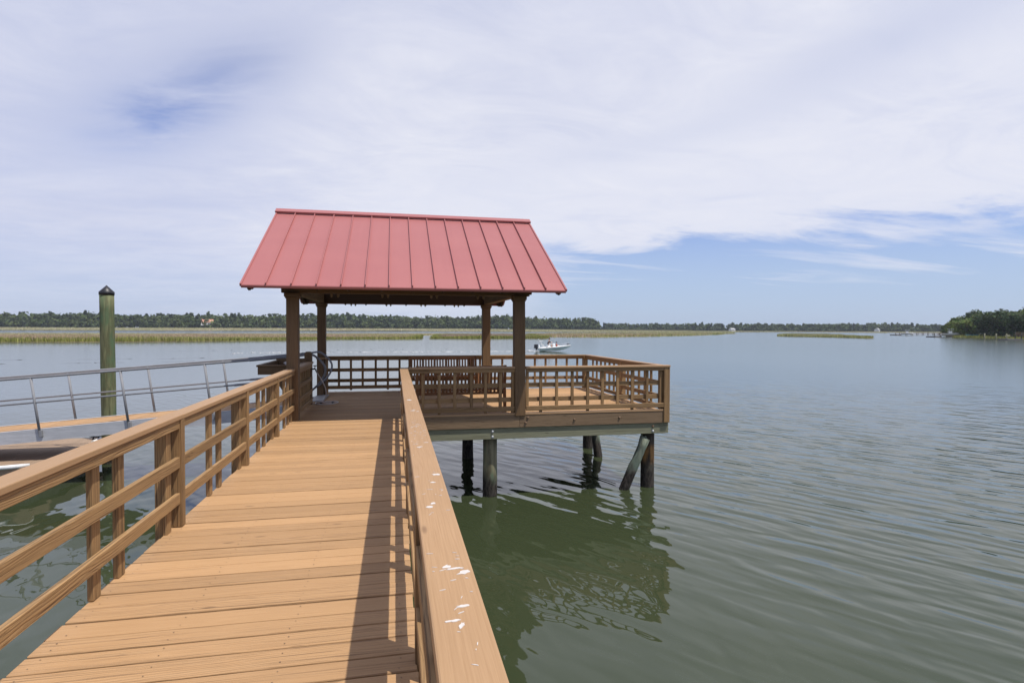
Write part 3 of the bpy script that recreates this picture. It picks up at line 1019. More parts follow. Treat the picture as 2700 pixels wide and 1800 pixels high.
for sgn in (1, -1):
    ey = EY if sgn > 0 else 2 * RY - EY
    e = Vector((0, ey, EZ))
    r_ = Vector((0, RY, RZ))
    ax = (r_ - e).normalized()
    nrm = Vector((0, -ax.z * sgn, ax.y * sgn)) if True else None
    nrm = Vector((1, 0, 0)).cross(ax) * (1 if sgn > 0 else -1)
    if nrm.z < 0:
        nrm = -nrm
    mb = MB()
    cen = (e + r_) / 2
    mb.obox(Vector(((RX0 + RX1) / 2, cen.y, cen.z)) + nrm * 0.0, (1, 0, 0), ax, nrm, RX1 - RX0, sl_len, 0.022)
    NP = 14
    pw = (RX1 - RX0) / NP
    for i in range(1, NP):
        x_ = RX0 + pw * i
        mb.obox(Vector((x_, cen.y, cen.z)) + nrm * 0.032 - ax * 0.004, (1, 0, 0), ax, nrm, 0.018, sl_len - 0.01, 0.040)
    # hemmed drip edge and verge trim
    for x_ in (RX0 + 0.012, RX1 - 0.012):
        mb.obox(Vector((x_, cen.y, cen.z)) + nrm * 0.006 + ax * 0.0, (1, 0, 0), ax, nrm, 0.030, sl_len + 0.006, 0.05)
    mb.obox(Vector(((RX0 + RX1) / 2, e.y, e.z)) - nrm * 0.018 - ax * 0.002, (1, 0, 0), ax, nrm, RX1 - RX0 - 0.03, 0.018, 0.045)
    rf = part(mb, 'roof_slope', 'roof_metal', pv, 0.003)
    mb = MB()
    for i in range(11):
        x_ = RX0 + 0.10 + i * (RX1 - RX0 - 0.2) / 10
        a = e + ax * 0.12 - nrm * 0.088
        b = r_ - ax * 0.03 - nrm * 0.088
        mb.obox(Vector((x_, (a.y + b.y) / 2, (a.z + b.z) / 2)), (1, 0, 0), ax, nrm, 0.04, (b - a).length, 0.13)
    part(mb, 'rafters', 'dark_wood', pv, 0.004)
    mb = MB()
    nb = 18
    for i in range(nb):
        q = e + ax * (0.06 + (i + 0.5) * (sl_len - 0.08) / nb) - nrm * 0.0175
        mb.obox(Vector(((RX0 + RX1) / 2, q.y, q.z)), (1, 0, 0), ax, nrm, RX1 - RX0 - 0.07, (sl_len - 0.08) / nb - 0.004, 0.009)
    part(mb, 'roof_boards', 'dark_wood', pv)
    mb = MB()
    for x_ in (RX0 + 0.32, RX1 - 0.32):
        for st in (0, 1, 2):
            q = e + ax * (0.20 + 0.05 * st) - nrm * (0.05 + 0.03 * st)
            mb.obox(Vector((x_, q.y, q.z)), (1, 0, 0), ax, nrm, 0.30 - 0.08 * st, 0.10, 0.05)
    for x_ in (RX0 + 0.14, RX1 - 0.14):
        for st in (0, 1):
            q = e + ax * 0.06 - nrm * (0.045 + 0.025 * st)
            mb.obox(Vector((x_, q.y, q.z)), (1, 0, 0), ax, nrm, 0.16 - 0.07 * st, 0.07, 0.03)
    part(mb, 'outlooker', 'dark_wood', pv, 0.003)
mb = MB()
for sgn in (1, -1):
    ax = Vector((0, (RY - EY) * sgn, RZ - EZ)).normalized()
    nrm = Vector((1, 0, 0)).cross(ax)
    if nrm.z < 0:
        nrm = -nrm
    q = Vector(((RX0 + RX1) / 2, RY, RZ)) - ax * 0.075 + nrm * 0.062
    mb.obox(q, (1, 0, 0), ax, nrm, RX1 - RX0 + 0.03, 0.17, 0.012)
    q2 = Vector(((RX0 + RX1) / 2, RY, RZ)) - ax * 0.156 + nrm * 0.045
    mb.obox(q2, (1, 0, 0), ax, nrm, RX1 - RX0 + 0.03, 0.006, 0.036)
part(mb, 'ridge_cap', 'roof_metal', pv, 0.003)
mb = MB()
mb.box(RX0 + 0.06, RX1 - 0.06, RY - 0.02, RY + 0.02, RZ - 0.26, RZ - 0.045)
part(mb, 'ridge_beam', 'dark_wood', pv)
for (y_, xs) in ((10.57, (-1.10, -0.99, -0.22, -0.12, 0.66, 0.76, 1.52, 1.63)), (14.53, (-1.05, -0.95, -0.20, -0.10, 0.65, 0.75, 1.49, 1.59))):
    for x_ in xs:
        mb = MB()
        mb.box(x_ - 0.022, x_ + 0.022, y_ - 0.03, y_ + 0.03, 2.195, 2.2355)
        mb.box(x_ - 0.016, x_ + 0.016, y_ - 0.024, y_ + 0.024, 2.172, 2.1945)
        part(mb, 'rafter_tie', 'beam_wood', pv, 0.006)

# ------------------------------------------------------------------ benches
def bench(label, x0, yb, face):
    """face -1: sitter looks towards the walkway, back at larger y"""
    Wd = 1.74
    xc = x0 + Wd / 2
    rt = thing('slatted_bench', label, 'bench', (xc, yb, 0), group='slatted wooden benches')
    s = face
    def bt(z):
        return yb - s * (z - 0.4) * 0.16          # back leans away from the sitter
    n = 23
    for i in range(n):
        x_ = x0 + 0.075 + i * (Wd - 0.15) / (n - 1)
        mb = MB()
        mb.beam((x_, bt(0.385), 0.385), (x_, bt(0.845), 0.845), 0.040, 0.014, up=(0, 1, 0))
        part(mb, 'back_slat', 'bench_wood', rt, 0.002)
    for nm, z, h in (('top_rail', 0.872, 0.058), ('bottom_rail', 0.362, 0.045)):
        mb = MB()
        mb.box(x0 + 0.03, x0 + Wd - 0.03, bt(z) - 0.017, bt(z) + 0.017, z - h / 2, z + h / 2)
        part(mb, nm, 'bench_wood', rt, 0.004)
    for i in range(6):
        ya = yb + s * (0.05 + i * 0.078)
        mb = MB()
        mb.box(x0 + 0.035, x0 + Wd - 0.035, min(ya, ya + s * 0.06), max(ya, ya + s * 0.06), 0.405 + 0.004 * abs(i - 2), 0.427 + 0.004 * abs(i - 2))
        part(mb, 'seat_slat', 'bench_wood', rt, 0.003)
    for x_ in (x0 + 0.02, x0 + Wd - 0.02):
        mb = MB()
        mb.beam((x_, yb - s * 0.06, 0.001), (x_, bt(0.42), 0.42), 0.045, 0.06, up=(1, 0, 0))
        mb.beam((x_, bt(0.4205), 0.4205), (x_, bt(0.91), 0.91), 0.045, 0.055, up=(1, 0, 0))
        part(mb, 'back_leg', 'bench_wood', rt, 0.004)
        mb = MB()
        mb.box(x_ - 0.023, x_ + 0.023, *sorted((yb + s * 0.47, yb + s * 0.525)), 0.001, 0.62)
        part(mb, 'front_leg', 'bench_wood', rt, 0.004)
        mb = MB()
        mb.box(x_ - 0.04, x_ + 0.04, *sorted((bt(0.64) + s * 0.03, yb + s * 0.56)), 0.621, 0.648)
        part(mb, 'armrest', 'bench_wood', rt, 0.004)
        mb = MB()
        mb.box(x_ - 0.018, x_ + 0.018, *sorted((yb + s * 0.06, yb + s * 0.468)), 0.34, 0.40)
        part(mb, 'seat_frame', 'bench_wood', rt, 0.004)
    return rt


bench('slatted bench against the back railing, its seat towards the walkway', 0.345, 14.68, -1)
bench('slatted bench just behind the front railing, its back towards the walkway', 0.40, 11.02, 1)

# ------------------------------------------------------------------ fish cleaning table
fc = thing('cleaning_table', 'dark wooden trough table with raised rim outside the short left railing', 'table', (-2.13, 11.9, 0))
tx0, tx1, ty0, ty1 = -2.43, -1.84, 10.98, 12.66
mb = MB()
mb.box(tx0, tx1, ty0, ty1, 0.775, 0.80)
mb.box(tx0, tx1, ty0, ty0 + 0.036, 0.801, 0.915)
mb.box(tx0, tx1, ty1 - 0.036, ty1, 0.801, 0.985)
mb.box(tx0, tx0 + 0.036, ty0 + 0.037, ty1 - 0.037, 0.801, 0.915)
mb.box(tx1 - 0.036, tx1, ty0 + 0.037, ty1 - 0.037, 0.801, 0.915)
part(mb, 'trough', 'post_wood', fc, 0.004)
mb = MB()
mb.box(tx0 - 0.02, tx1, ty0 - 0.02, ty0 + 0.05, 0.9165, 0.952)
mb.box(tx0 - 0.02, tx0 + 0.05, ty0 + 0.051, ty1 - 0.04, 0.9165, 0.952)
part(mb, 'rim', 'post_wood', fc, 0.004)
mb = MB()
mb.beam((-2.20, 11.2, 0.774), (-1.90, 11.2, 0.30), 0.07, 0.05, up=(0, 1, 0))
mb.beam((-2.20, 12.4, 0.774), (-1.90, 12.4, 0.30), 0.07, 0.05, up=(0, 1, 0))
part(mb, 'bracket', 'post_wood', fc, 0.004)
sh = MB()
for i in range(14):
    c = Vector((-2.05 + random.uniform(-.09, .09), 12.0 + random.uniform(-.12, .12), 0.90 + random.uniform(-.06, .055)))
    a = random.uniform(0, pi)
    sh.obox(c, (cos(a), sin(a), 0.2), (-sin(a), cos(a), 0), (0, 0, 1), 0.075, 0.045, 0.022)
sh.box(-2.16, -1.94, 11.86, 12.14, 0.8005, 0.85)
solo(sh, 'oyster_shells', 'dropping', 'small pale heap of shells lying in the wooden trough table', 'shells', (-2.05, 12.0, 0.80), bevel=0.008)

# ------------------------------------------------------------------ gangway
gw = thing('gangway', 'grey aluminium gangway with pipe handrails sloping down to the floating dock', 'gangway', (-1.8, 13.6, 0))
SLP = 0.0775
gz = lambda x: (x + 1.8) * SLP - 0.008
NY, FYY = 13.0, 14.25
XE = -15.1
slope_ax = Vector((1, 0, SLP)).normalized()
slope_n = Vector((-SLP, 0, 1)).normalized()
for (yy, nm) in ((NY, 'near'), (FYY, 'far')):
    s = 1 if yy == NY else -1
    mb = MB()
    a, b = Vector((XE, yy, gz(XE))), Vector((-1.86, yy, gz(-1.86)))
    c = (a + b) / 2 - slope_n * 0.125
    mb.obox(c, slope_ax, (0, 1, 0), slope_n, (b - a).length, 0.010, 0.25)
    for zo in (-0.004, -0.246):
        c2 = (a + b) / 2 + slope_n * zo + Vector((0, s * 0.022, 0))
        mb.obox(c2, slope_ax, (0, 1, 0), slope_n, (b - a).length, 0.056, 0.010)
    part(mb, 'side_beam', 'aluminium', gw, 0.002)
mb = MB()
n = int((-1.9 - XE) / 0.145)
for i in range(n):
    x_ = XE + 0.08 + i * 0.145
    c = Vector((x_, (NY + FYY) / 2, gz(x_))) - slope_n * 0.030
    mb.obox(c, slope_ax, (0, 1, 0), slope_n, 0.138, FYY - NY - 0.06, 0.036)
part(mb, 'decking', 'deck_wood', gw, 0.003)
for yy in (NY, FYY):
    yo = yy - 0.035 if yy == NY else yy + 0.035
    xs = [-14.9, -13.3, -11.72, -10.15, -8.55, -6.99, -5.40, -3.82]
    for x_ in xs:
        foot = Vector((x_ + 0.05, yo, gz(x_ + 0.05))) - slope_n * (0.12 if yy == NY else 0.10)
        topp = Vector((x_ + 0.05, yo, gz(x_ + 0.05))) + slope_n * 1.02
        topp.x -= 0.06
        mb = MB()
        mb.tube([foot, topp], 0.024, 12)
        p = part(mb, 'handrail_post', 'pipe_grey', gw)
        mb = MB()
        mb.obox(foot + Vector((0.012, 0.004 if yy == NY else -0.004, 0.03)), slope_ax, (0, 1, 0), slope_n, 0.055, 0.056, 0.13)
        part(mb, 'socket', 'pipe_grey', p, 0.004)
    # top rail, loop at the platform end, and mid rail
    def P(x, h):
        return Vector((x, yo, gz(x))) + slope_n * h
    zt = 1.035
    path = [P(XE + 0.1, zt), P(-8, zt), P(-5, zt), P(-3.0, zt), P(-2.3, zt), P(-1.95, zt + 0.01), Vector((-1.80, yo, 1.052)), Vector((-1.68, yo, 1.00)), Vector((-1.57, yo, 0.90)), Vector((-1.50, yo, 0.79)), Vector((-1.485, yo, 0.70)),
            Vector((-1.505, yo, 0.60)), Vector((-1.56, yo, 0.49)), Vector((-1.64, yo, 0.39)), Vector((-1.74, yo, 0.295)), Vector((-1.86, yo, 0.205)), Vector((-2.0, yo, 0.11)), Vector((-2.12, yo, 0.03))]
    # smooth the bend
    pts = []
    for i in range(len(path) - 1):
        p0 = path[max(i - 1, 0)]
        p1, p2 = path[i], path[i + 1]
        p3 = path[min(i + 2, len(path) - 1)]
        K = 1 if i < 4 else 4
        for q in range(K):
            t = q / K
            pts.append(0.5 * ((2 * p1) + (p2 - p0) * t + (2 * p0 - 5 * p1 + 4 * p2 - p3) * t * t + (3 * p1 - p0 - 3 * p2 + p3) * t ** 3) if K > 1 else p1)
    pts.append(path[-1])
    mb = MB()
    mb.tube(pts, 0.0235, 12)
    mb.tube([P(-2.95, zt), P(-2.93, zt), P(-1.95, zt + 0.01)], [0.024, 0.029, 0.029], 12)
    part(mb, 'top_rail', 'pipe_grey', gw)
    mb = MB()
    mb.tube([P(XE + 0.1, 0.535), P(-3.3, 0.535), P(-3.28, 0.535), P(-1.9, 0.535)], [0.018, 0.018, 0.025, 0.025], 10)
    part(mb, 'mid_rail', 'pipe_grey', gw)
mb = MB()
mb.obox((-1.70, 13.70, 0.014), (1, 0, 0.05), (0, 1, 0), (-0.05, 0, 1), 0.30, 1.15, 0.008)
part(mb, 'ramp_plate', 'steel_plate', gw, 0.002)

# ------------------------------------------------------------------ floating dock
fd = thing('floating_dock', 'low plank floating dock under the gangway with a white edge strip', 'floating dock', (-11, 14, WZ))
dz0 = -1.05
dxa, dxb, dya, dyb = -18.0, -6.93, 12.50, 15.55
mb = MB()
x_ = dxa
while x_ < dxb - 0.05:
    x1 = min(x_ + 0.142, dxb)
    mb.box(x_, x1 - 0.005, dya + 0.03, dyb - 0.03, dz0 - 0.038, dz0 + random.uniform(-.002, .001), random.random() * 0.7)
    x_ = x1
part(mb, 'decking', 'grey_wood', fd, 0.003)
mb = MB()
mb.box(dxa, dxb + 0.02, dya - 0.02, dya + 0.028, -1.26, dz0 - 0.012)
mb.box(dxa, dxb + 0.02, dyb - 0.028, dyb + 0.02, -1.26, dz0 - 0.012)
mb.box(dxb + 0.002, dxb + 0.04, dya + 0.03, dyb - 0.03, -1.26, dz0 - 0.012)
part(mb, 'frame', 'grey_wood', fd, 0.004)
mb = MB()
mb.tube([(dxa, dya - 0.03, dz0 + 0.0), (-7.7, dya - 0.03, dz0 + 0.0), (-7.35, dya - 0.03, dz0 + 0.0), (-7.05, dya + 0.0, dz0 + 0.012), (-6.92, dya + 0.10, dz0 + 0.012)], [0.03, 0.03, 0.042, 0.042, 0.03], 10)
mb.tube([(-6.90, 14.9, dz0 + .005), (-6.90, 15.3, dz0 + .005), (-7.0, 15.52, dz0 + .005)], 0.035, 10)
part(mb, 'bumper', 'white_rubber', fd)
mb = MB()
for i in range(5):
    mb.box(-17.6 + i * 2.2, -15.8 + i * 2.2, dya + 0.2, dyb - 0.2, -1.75, -1.262)
part(mb, 'floats', 'dock_float', fd, 0.03)
mb = MB()
cx, cy, cz = -6.99, 15.25, dz0 + 0.003
mb.tube([(cx - 0.17, cy, cz + 0.085), (cx - 0.10, cy, cz + 0.065), (cx, cy, cz + 0.06), (cx + 0.10, cy, cz + 0.065), (cx + 0.17, cy, cz + 0.085)], [0.008, 0.014, 0.017, 0.014, 0.008], 8)
for q in (-0.05, 0.05):
    mb.tube([(cx + q * 1.3, cy, cz), (cx + q, cy, cz + 0.06)], [0.022, 0.013], 8)
part(mb, 'cleat', 'black_iron', fd)

# ------------------------------------------------------------------ tall mooring pile with a pointed cap
mp = thing('mooring_pile', 'tall round green timber pile with a pointed black cap beside the gangway', 'mooring pile', (-6.62, 15.05, WZ))
mb = MB()
K = 16
pts = [Vector((-6.62 + 0.035 * (1 - i / K) ** 1 - 0.0175, 15.05, -4 + (2.44 + 4) * i / K)) for i in range(K + 1)]
mb.tube(pts, [0.158 - 0.012 * i / K + random.uniform(-.003, .003) for i in range(K + 1)], 28)
part(mb, 'shaft', 'pile_mooring', mp)
mb = MB()
t_ = pts[-1]
mb.tube([t_ + Vector((0, 0, -0.055)), t_ + Vector((0, 0, 0.012)), t_ + Vector((0, 0, 0.175))], [0.156, 0.158, 0.002], 28)
part(mb, 'cap', 'black_plastic', mp)

# ------------------------------------------------------------------ tap and hose
tp = thing('water_tap', 'small black water tap on the newel post by the gangway opening', 'tap', (-1.70, 12.72, 0.74))
mb = MB()
mb.tube([(-1.733, 12.74, 0.75), (-1.68, 12.74, 0.752), (-1.655, 12.735, 0.74), (-1.648, 12.73, 0.70)], [0.016, 0.016, 0.015, 0.013], 8)
mb.tube([(-1.675, 12.74, 0.752), (-1.67, 12.74, 0.815)], 0.009, 8)
part(mb, 'spout', 'black_iron', tp)
mb = MB()
mb.tube([(-1.705, 12.735, 0.818), (-1.635, 12.745, 0.822)], 0.010, 8)
part(mb, 'handle', 'black_iron', tp)
hp = [(-1.648, 12.73, 0.699), (-1.61, 12.72, 0.64), (-1.54, 12.74, 0.52), (-1.485, 12.80, 0.38), (-1.46, 12.86, 0.24), (-1.48, 12.92, 0.11), (-1.55, 12.96, 0.03), (-1.64, 12.93, 0.013), (-1.68, 12.84, 0.013),
      (-1.63, 12.68, 0.013), (-1.50, 12.56, 0.013), (-1.36, 12.58, 0.013), (-1.25, 12.72, 0.013), (-1.21, 12.88, 0.013), (-1.29, 13.02, 0.013), (-1.43, 13.02, 0.013), (-1.55, 12.93, 0.014),
      (-1.60, 12.83, 0.036), (-1.52, 12.75, 0.034), (-1.41, 12.76, 0.014), (-1.34, 12.83, 0.013)]
hp = [Vector(p) for p in hp]
pts = []
for i in range(len(hp) - 1):
    p0, p1, p2, p3 = hp[max(i - 1, 0)], hp[i], hp[i + 1], hp[min(i + 2, len(hp) - 1)]
    for q in range(5):
        t = q / 5
        pts.append(0.5 * ((2 * p1) + (p2 - p0) * t + (2 * p0 - 5 * p1 + 4 * p2 - p3) * t * t + (3 * p1 - p0 - 3 * p2 + p3) * t ** 3))
pts.append(hp[-1])
hs = thing('garden_hose', 'pale garden hose hanging from the tap and coiled on the shaded deck', 'hose', (-1.45, 12.8, 0))
mb = MB()
mb.tube(pts, 0.012, 10)
part(mb, 'tube', 'hose_white', hs)
mb = MB()
mb.tube([(-1.35, 12.82, 0.014), (-1.325, 12.85, 0.014), (-1.30, 12.88, 0.014)], [0.014, 0.018, 0.012], 10)
mb.tube([(-1.57, 12.80, 0.0215), (-1.54, 12.765, 0.0215)], 0.02, 10)
part(mb, 'nozzle', 'black_plastic', hs)

# ------------------------------------------------------------------ marsh
import numpy as np
NR = np.random.default_rng(11)


def mesh_from_np(name, co_, faces_n, mat, tint=None, tri=3):
    """co_: (n*tri,3) loose faces of `tri` corners, tint: one rgb per face"""
    n = len(co_) // tri
    me = bpy.data.meshes.new(name)
    me.vertices.add(len(co_))
    me.vertices.foreach_set('co', np.asarray(co_, dtype=np.float32).ravel())
    me.loops.add(len(co_))
    me.loops.foreach_set('vertex_index', np.arange(len(co_), dtype=np.int32))
    me.polygons.add(n)
    me.polygons.foreach_set('loop_start', np.arange(0, n * tri, tri, dtype=np.int32))
    me.polygons.foreach_set('loop_total', np.full(n, tri, dtype=np.int32))
    me.materials.append(MATS[mat])
    if tint is not None:
        at = me.attributes.new('tint', 'FLOAT_COLOR', 'FACE')
        at.data.foreach_set('color', np.concatenate([np.asarray(tint), np.ones((n, 1))], 1).astype(np.float32).ravel())
    me.update(calc_edges=True)
    me.validate()
    return me


def inside(poly, P):
    x, y = P[:, 0], P[:, 1]
    r = np.zeros(len(P), bool)
    n = len(poly)
    j = n - 1
    for i in range(n):
        xi, yi = poly[i]
        xj, yj = poly[j]
        c = ((yi > y) != (yj > y)) & (x < (xj - xi) * (y - yi) / (yj - yi + 1e-12) + xi)
        r ^= c
        j = i
    return r


def edge_dist(poly, P):
    d = np.full(len(P), 1e9)
    n = len(poly)
    for i in range(n):
        a = np.array(poly[i])
        b = np.array(poly[(i + 1) % n])
        ab = b - a
        t = np.clip(((P - a) @ ab) / (ab @ ab), 0, 1)
        d = np.minimum(d, np.linalg.norm(P - (a + t[:, None] * ab), axis=1))
    return d


def vnoise(P, s, seed=0):
    """cheap smooth value noise"""
    Q = P / s
    i = np.floor(Q).astype(int)
    f = Q - i
    f = f * f * (3 - 2 * f)

    def h(a, b):
        v = np.sin(a * 127.1 + b * 311.7 + seed * 74.7) * 43758.5453
        return v - np.floor(v)
    return (h(i[:, 0], i[:, 1]) * (1 - f[:, 0]) + h(i[:, 0] + 1, i[:, 1]) * f[:, 0]) * (1 - f[:, 1]) + (h(i[:, 0], i[:, 1] + 1) * (1 - f[:, 0]) + h(i[:, 0] + 1, i[:, 1] + 1) * f[:, 0]) * f[:, 1]


def wiggle(poly, step=4.0, amp=1.2):
    out = []
    n = len(poly)
    for i in range(n):
        a, b = np.array(poly[i], float), np.array(poly[(i + 1) % n], float)
        L = np.linalg.norm(b - a)
        st = max(step, L / 40)
        K = max(1, int(L / st))
        nr = np.array([-(b - a)[1], (b - a)[0]]) / (L + 1e-9)
        for q in range(K):
            p = a + (b - a) * q / K
            out.append(tuple(p + nr * NR.uniform(-amp, amp) * min(1, st / 6) * (2 if L > 200 else 1)))
    return out


MARSH = [
    # main marsh on the left: front edge, creek notches, then back along the wood
    [(-420, 150), (-200, 118), (-120, 128), (-80, 136.8), (-60, 139.2), (-39, 146), (-24, 158), (-15, 170), (-4, 171), (6.6, 173), (8.6, 181), (9.2, 204), (12, 262), (30, 300), (55, 315), (40, 335), (-60, 330), (-200, 320), (-420, 310)],
    # next tongue past the creek
    [(10.5, 178), (22, 179), (44, 183.4), (48, 183.6), (52, 190), (47, 205), (54, 214), (58, 232), (50, 262), (34, 262), (20, 236), (13.5, 205)],
    # long low bank running right
    [(57.5, 216), (66, 212), (77.7, 209.5), (92, 221), (107, 232.5), (150, 270), (200, 325), (243, 384), (262, 402), (300, 470), (250, 470), (180, 400), (110, 345), (70, 300), (60, 250)],
    # islet
    [(178, 186), (184, 200), (186.5, 214), (184, 230), (183.5, 238), (188, 252), (214, 286), (246, 322), (262, 330), (248, 292), (228, 258), (206, 222), (190, 196)],
    # far flats in front of the woods
    [(-900, 690), (-520, 640), (-400, 700), (-200, 690), (0, 720), (120, 640), (190, 560), (330, 580), (420, 640), (520, 700), (640, 760), (720, 900), (300, 960), (-300, 900), (-900, 880)],
    # bank on the right
    [(330, 290), (290, 250), (262, 224), (243, 208), (235, 193.4), (227.5, 175.6), (208.9, 153.8), (206, 120), (260, 110), (330, 190), (380, 300)],
    # far right shore
    [(560, 560), (640, 640), (820, 640), (1000, 800), (700, 900), (620, 760)],
]
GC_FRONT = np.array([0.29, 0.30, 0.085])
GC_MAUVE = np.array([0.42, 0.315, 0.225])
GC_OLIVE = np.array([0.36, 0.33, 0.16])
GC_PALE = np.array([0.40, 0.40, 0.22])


def rise(P):
    """the marsh climbs very gently towards the woods"""
    return np.clip((P[:, 1] - 690) / 180, 0, 1) ** 1.2 * 2.9 * np.clip(1 - (P[:, 0] - 100) / 450, 0.12, 1)


for mi_, poly in enumerate(MARSH):
    wp = wiggle(poly)
    big = mi_ in (4,)
    if big:
        # gridded sheet so that it can rise towards the woods
        xs = np.linspace(-900, 760, 90)
        ys = np.linspace(500, 970, 40)
        v, f = [], []
        G = np.array([(a, b) for b in ys for a in xs])
        ins = inside(wp, G)
        zz = WZ + 0.12 + rise(G)
        v = [(g[0], g[1], z) for g, z in zip(G, zz)]
        for j in range(len(ys) - 1):
            for i in range(len(xs) - 1):
                q = [j * 90 + i, j * 90 + i + 1, (j + 1) * 90 + i + 1, (j + 1) * 90 + i]
                if all(ins[a] for a in q):
                    f.append(q)
        me = bpy.data.meshes.new('marsh_ground')
        me.from_pydata(v, [], f)
        me.materials.append(MATS['marsh_soil'])
        o = bpy.data.objects.new('marsh_ground', me)
        COL.objects.link(o)
    else:
        mb = MB()
        mb.slab(wp, WZ - 0.5, WZ + 0.10)
        o = mb.build('marsh_ground', 'marsh_soil' if mi_ != 5 else 'bank_soil')
    tag(o, 'flat olive salt marsh', 'marsh', kind='structure')
    # ---- grass on it
    P0 = np.array(wp)
    lo, hi = P0.min(0), P0.max(0)
    if mi_ in (4,):
        n = 26000
    elif mi_ == 0:
        n = 70000
    elif mi_ in (1, 2, 3):
        n = 26000
    elif mi_ == 5:
        n = 16000
    else:
        n = 5000
    Q = NR.uniform(lo, hi, (n * 3, 2))
    Q = Q[inside(wp, Q)]
    # thin out with distance: the front edge gets most of the blades
    ed = edge_dist(wp, Q)
    if mi_ == 0:
        keep = (NR.random(len(Q)) < np.clip(1.25 - Q[:, 1] / 420, 0.15, 1)) & (Q[:, 0] > -190)
        Q, ed = Q[keep], ed[keep]
        # extra dense fringe along the front
        fr = []
        for i in range(len(wp) - 1):
            a, b = np.array(wp[i]), np.array(wp[i + 1])
            if a[1] < 210 and a[0] > -170 and a[0] < 12:
                K = int(np.linalg.norm(b - a) * 90)
                t = NR.random((K, 1))
                nr = np.array([0.1, 1.0])
                fr.append(a + (b - a) * t + nr * NR.random((K, 1)) ** 1.3 * 14)
        fr = np.concatenate(fr)
        fr = fr[inside(wp, fr)]
        Q = np.concatenate([Q, fr])
        ed = edge_dist(wp, Q)
    if mi_ == 5:
        keep = ed < 16
        Q, ed = Q[keep], ed[keep]
    Q = Q[:n + 40000]
    ed = ed[:len(Q)]
    D = np.linalg.norm(Q, axis=1)
    k1 = vnoise(Q, 22, 1) * 0.5 + vnoise(Q, 7, 2) * 0.3 + NR.random(len(Q)) * 0.2
    k2 = vnoise(Q * np.array([1, 2.2]), 60, 3)
    tint = GC_OLIVE + (GC_MAUVE - GC_OLIVE) * np.clip((k1 - 0.33) * 4, 0, 1)[:, None]
    frn = np.clip(1 - (ed - 0.5 - 2.5 * vnoise(Q, 9, 5)) / 2.0, 0, 1)[:, None]
    tint = tint * (1 - frn) + GC_FRONT * frn
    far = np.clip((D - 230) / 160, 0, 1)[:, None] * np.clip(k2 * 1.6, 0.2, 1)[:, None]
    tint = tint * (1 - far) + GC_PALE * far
    if mi_ == 5:
        tint = np.tile(GC_FRONT * 0.95, (len(Q), 1))
    tint = tint * NR.uniform(0.65, 1.3, (len(Q), 1))
    hgt = NR.uniform(0.55, 1.05, len(Q)) * (0.75 + 0.5 * vnoise(Q, 14, 8)) * (np.clip(1.5 - D / 300, 0.45, 1) if mi_ == 0 else 1.0)
    if big:
        hgt = hgt * 0.8
    wid = NR.uniform(0.10, 0.26, len(Q)) * np.clip(D / 150, 1, 5)
    an = NR.uniform(0, pi, len(Q))
    zb = WZ + 0.08 + (rise(Q) if big else 0)
    lx, ly = NR.normal(0, 0.18, len(Q)), NR.normal(0, 0.18, len(Q))
    c, s_ = np.cos(an) * wid / 2, np.sin(an) * wid / 2
    A = np.stack([Q[:, 0] - c, Q[:, 1] - s_, zb + 0 * wid], 1)
    B_ = np.stack([Q[:, 0] + c, Q[:, 1] + s_, zb + 0 * wid], 1)
    C_ = np.stack([Q[:, 0] + lx + c * 0.35, Q[:, 1] + ly + s_ * 0.35, zb + hgt], 1)
    D_ = np.stack([Q[:, 0] + lx - c * 0.35, Q[:, 1] + ly - s_ * 0.35, zb + hgt * NR.uniform(0.8, 1.0, len(Q))], 1)
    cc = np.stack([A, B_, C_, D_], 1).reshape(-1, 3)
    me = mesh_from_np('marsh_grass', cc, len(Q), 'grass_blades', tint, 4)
    o = bpy.data.objects.new('marsh_grass', me)
    COL.objects.link(o)
    tag(o, 'tall salt marsh grass, yellow green at the water and brownish behind', 'marsh grass', kind='stuff')

# raised ground carrying the woods
def bank(name, pts, z0, z1, lab):
    mb = MB()
    mb.slab(pts, z0, z1)
    o = mb.build(name, 'bank_soil')
    tag(o, lab, 'land', kind='structure')


bank('land', [(-1400, 860), (-700, 870), (-200, 885), (320, 905), (520, 930), (520, 1500), (-1400, 1500)], WZ - 1, 1.5, 'low wooded land behind the marsh on the left')
bank('land', [(300, 1010), (640, 900), (900, 800), (1300, 760), (1700, 1300), (500, 1600)], WZ - 1, WZ + 0.35, 'low far shore across the river')
bank('land', [(277, 240), (262, 215), (250, 190), (232, 165), (222, 120), (600, 60), (560, 420), (380, 330)], WZ - 1, WZ + 0.55, 'low wooded bank on the right')


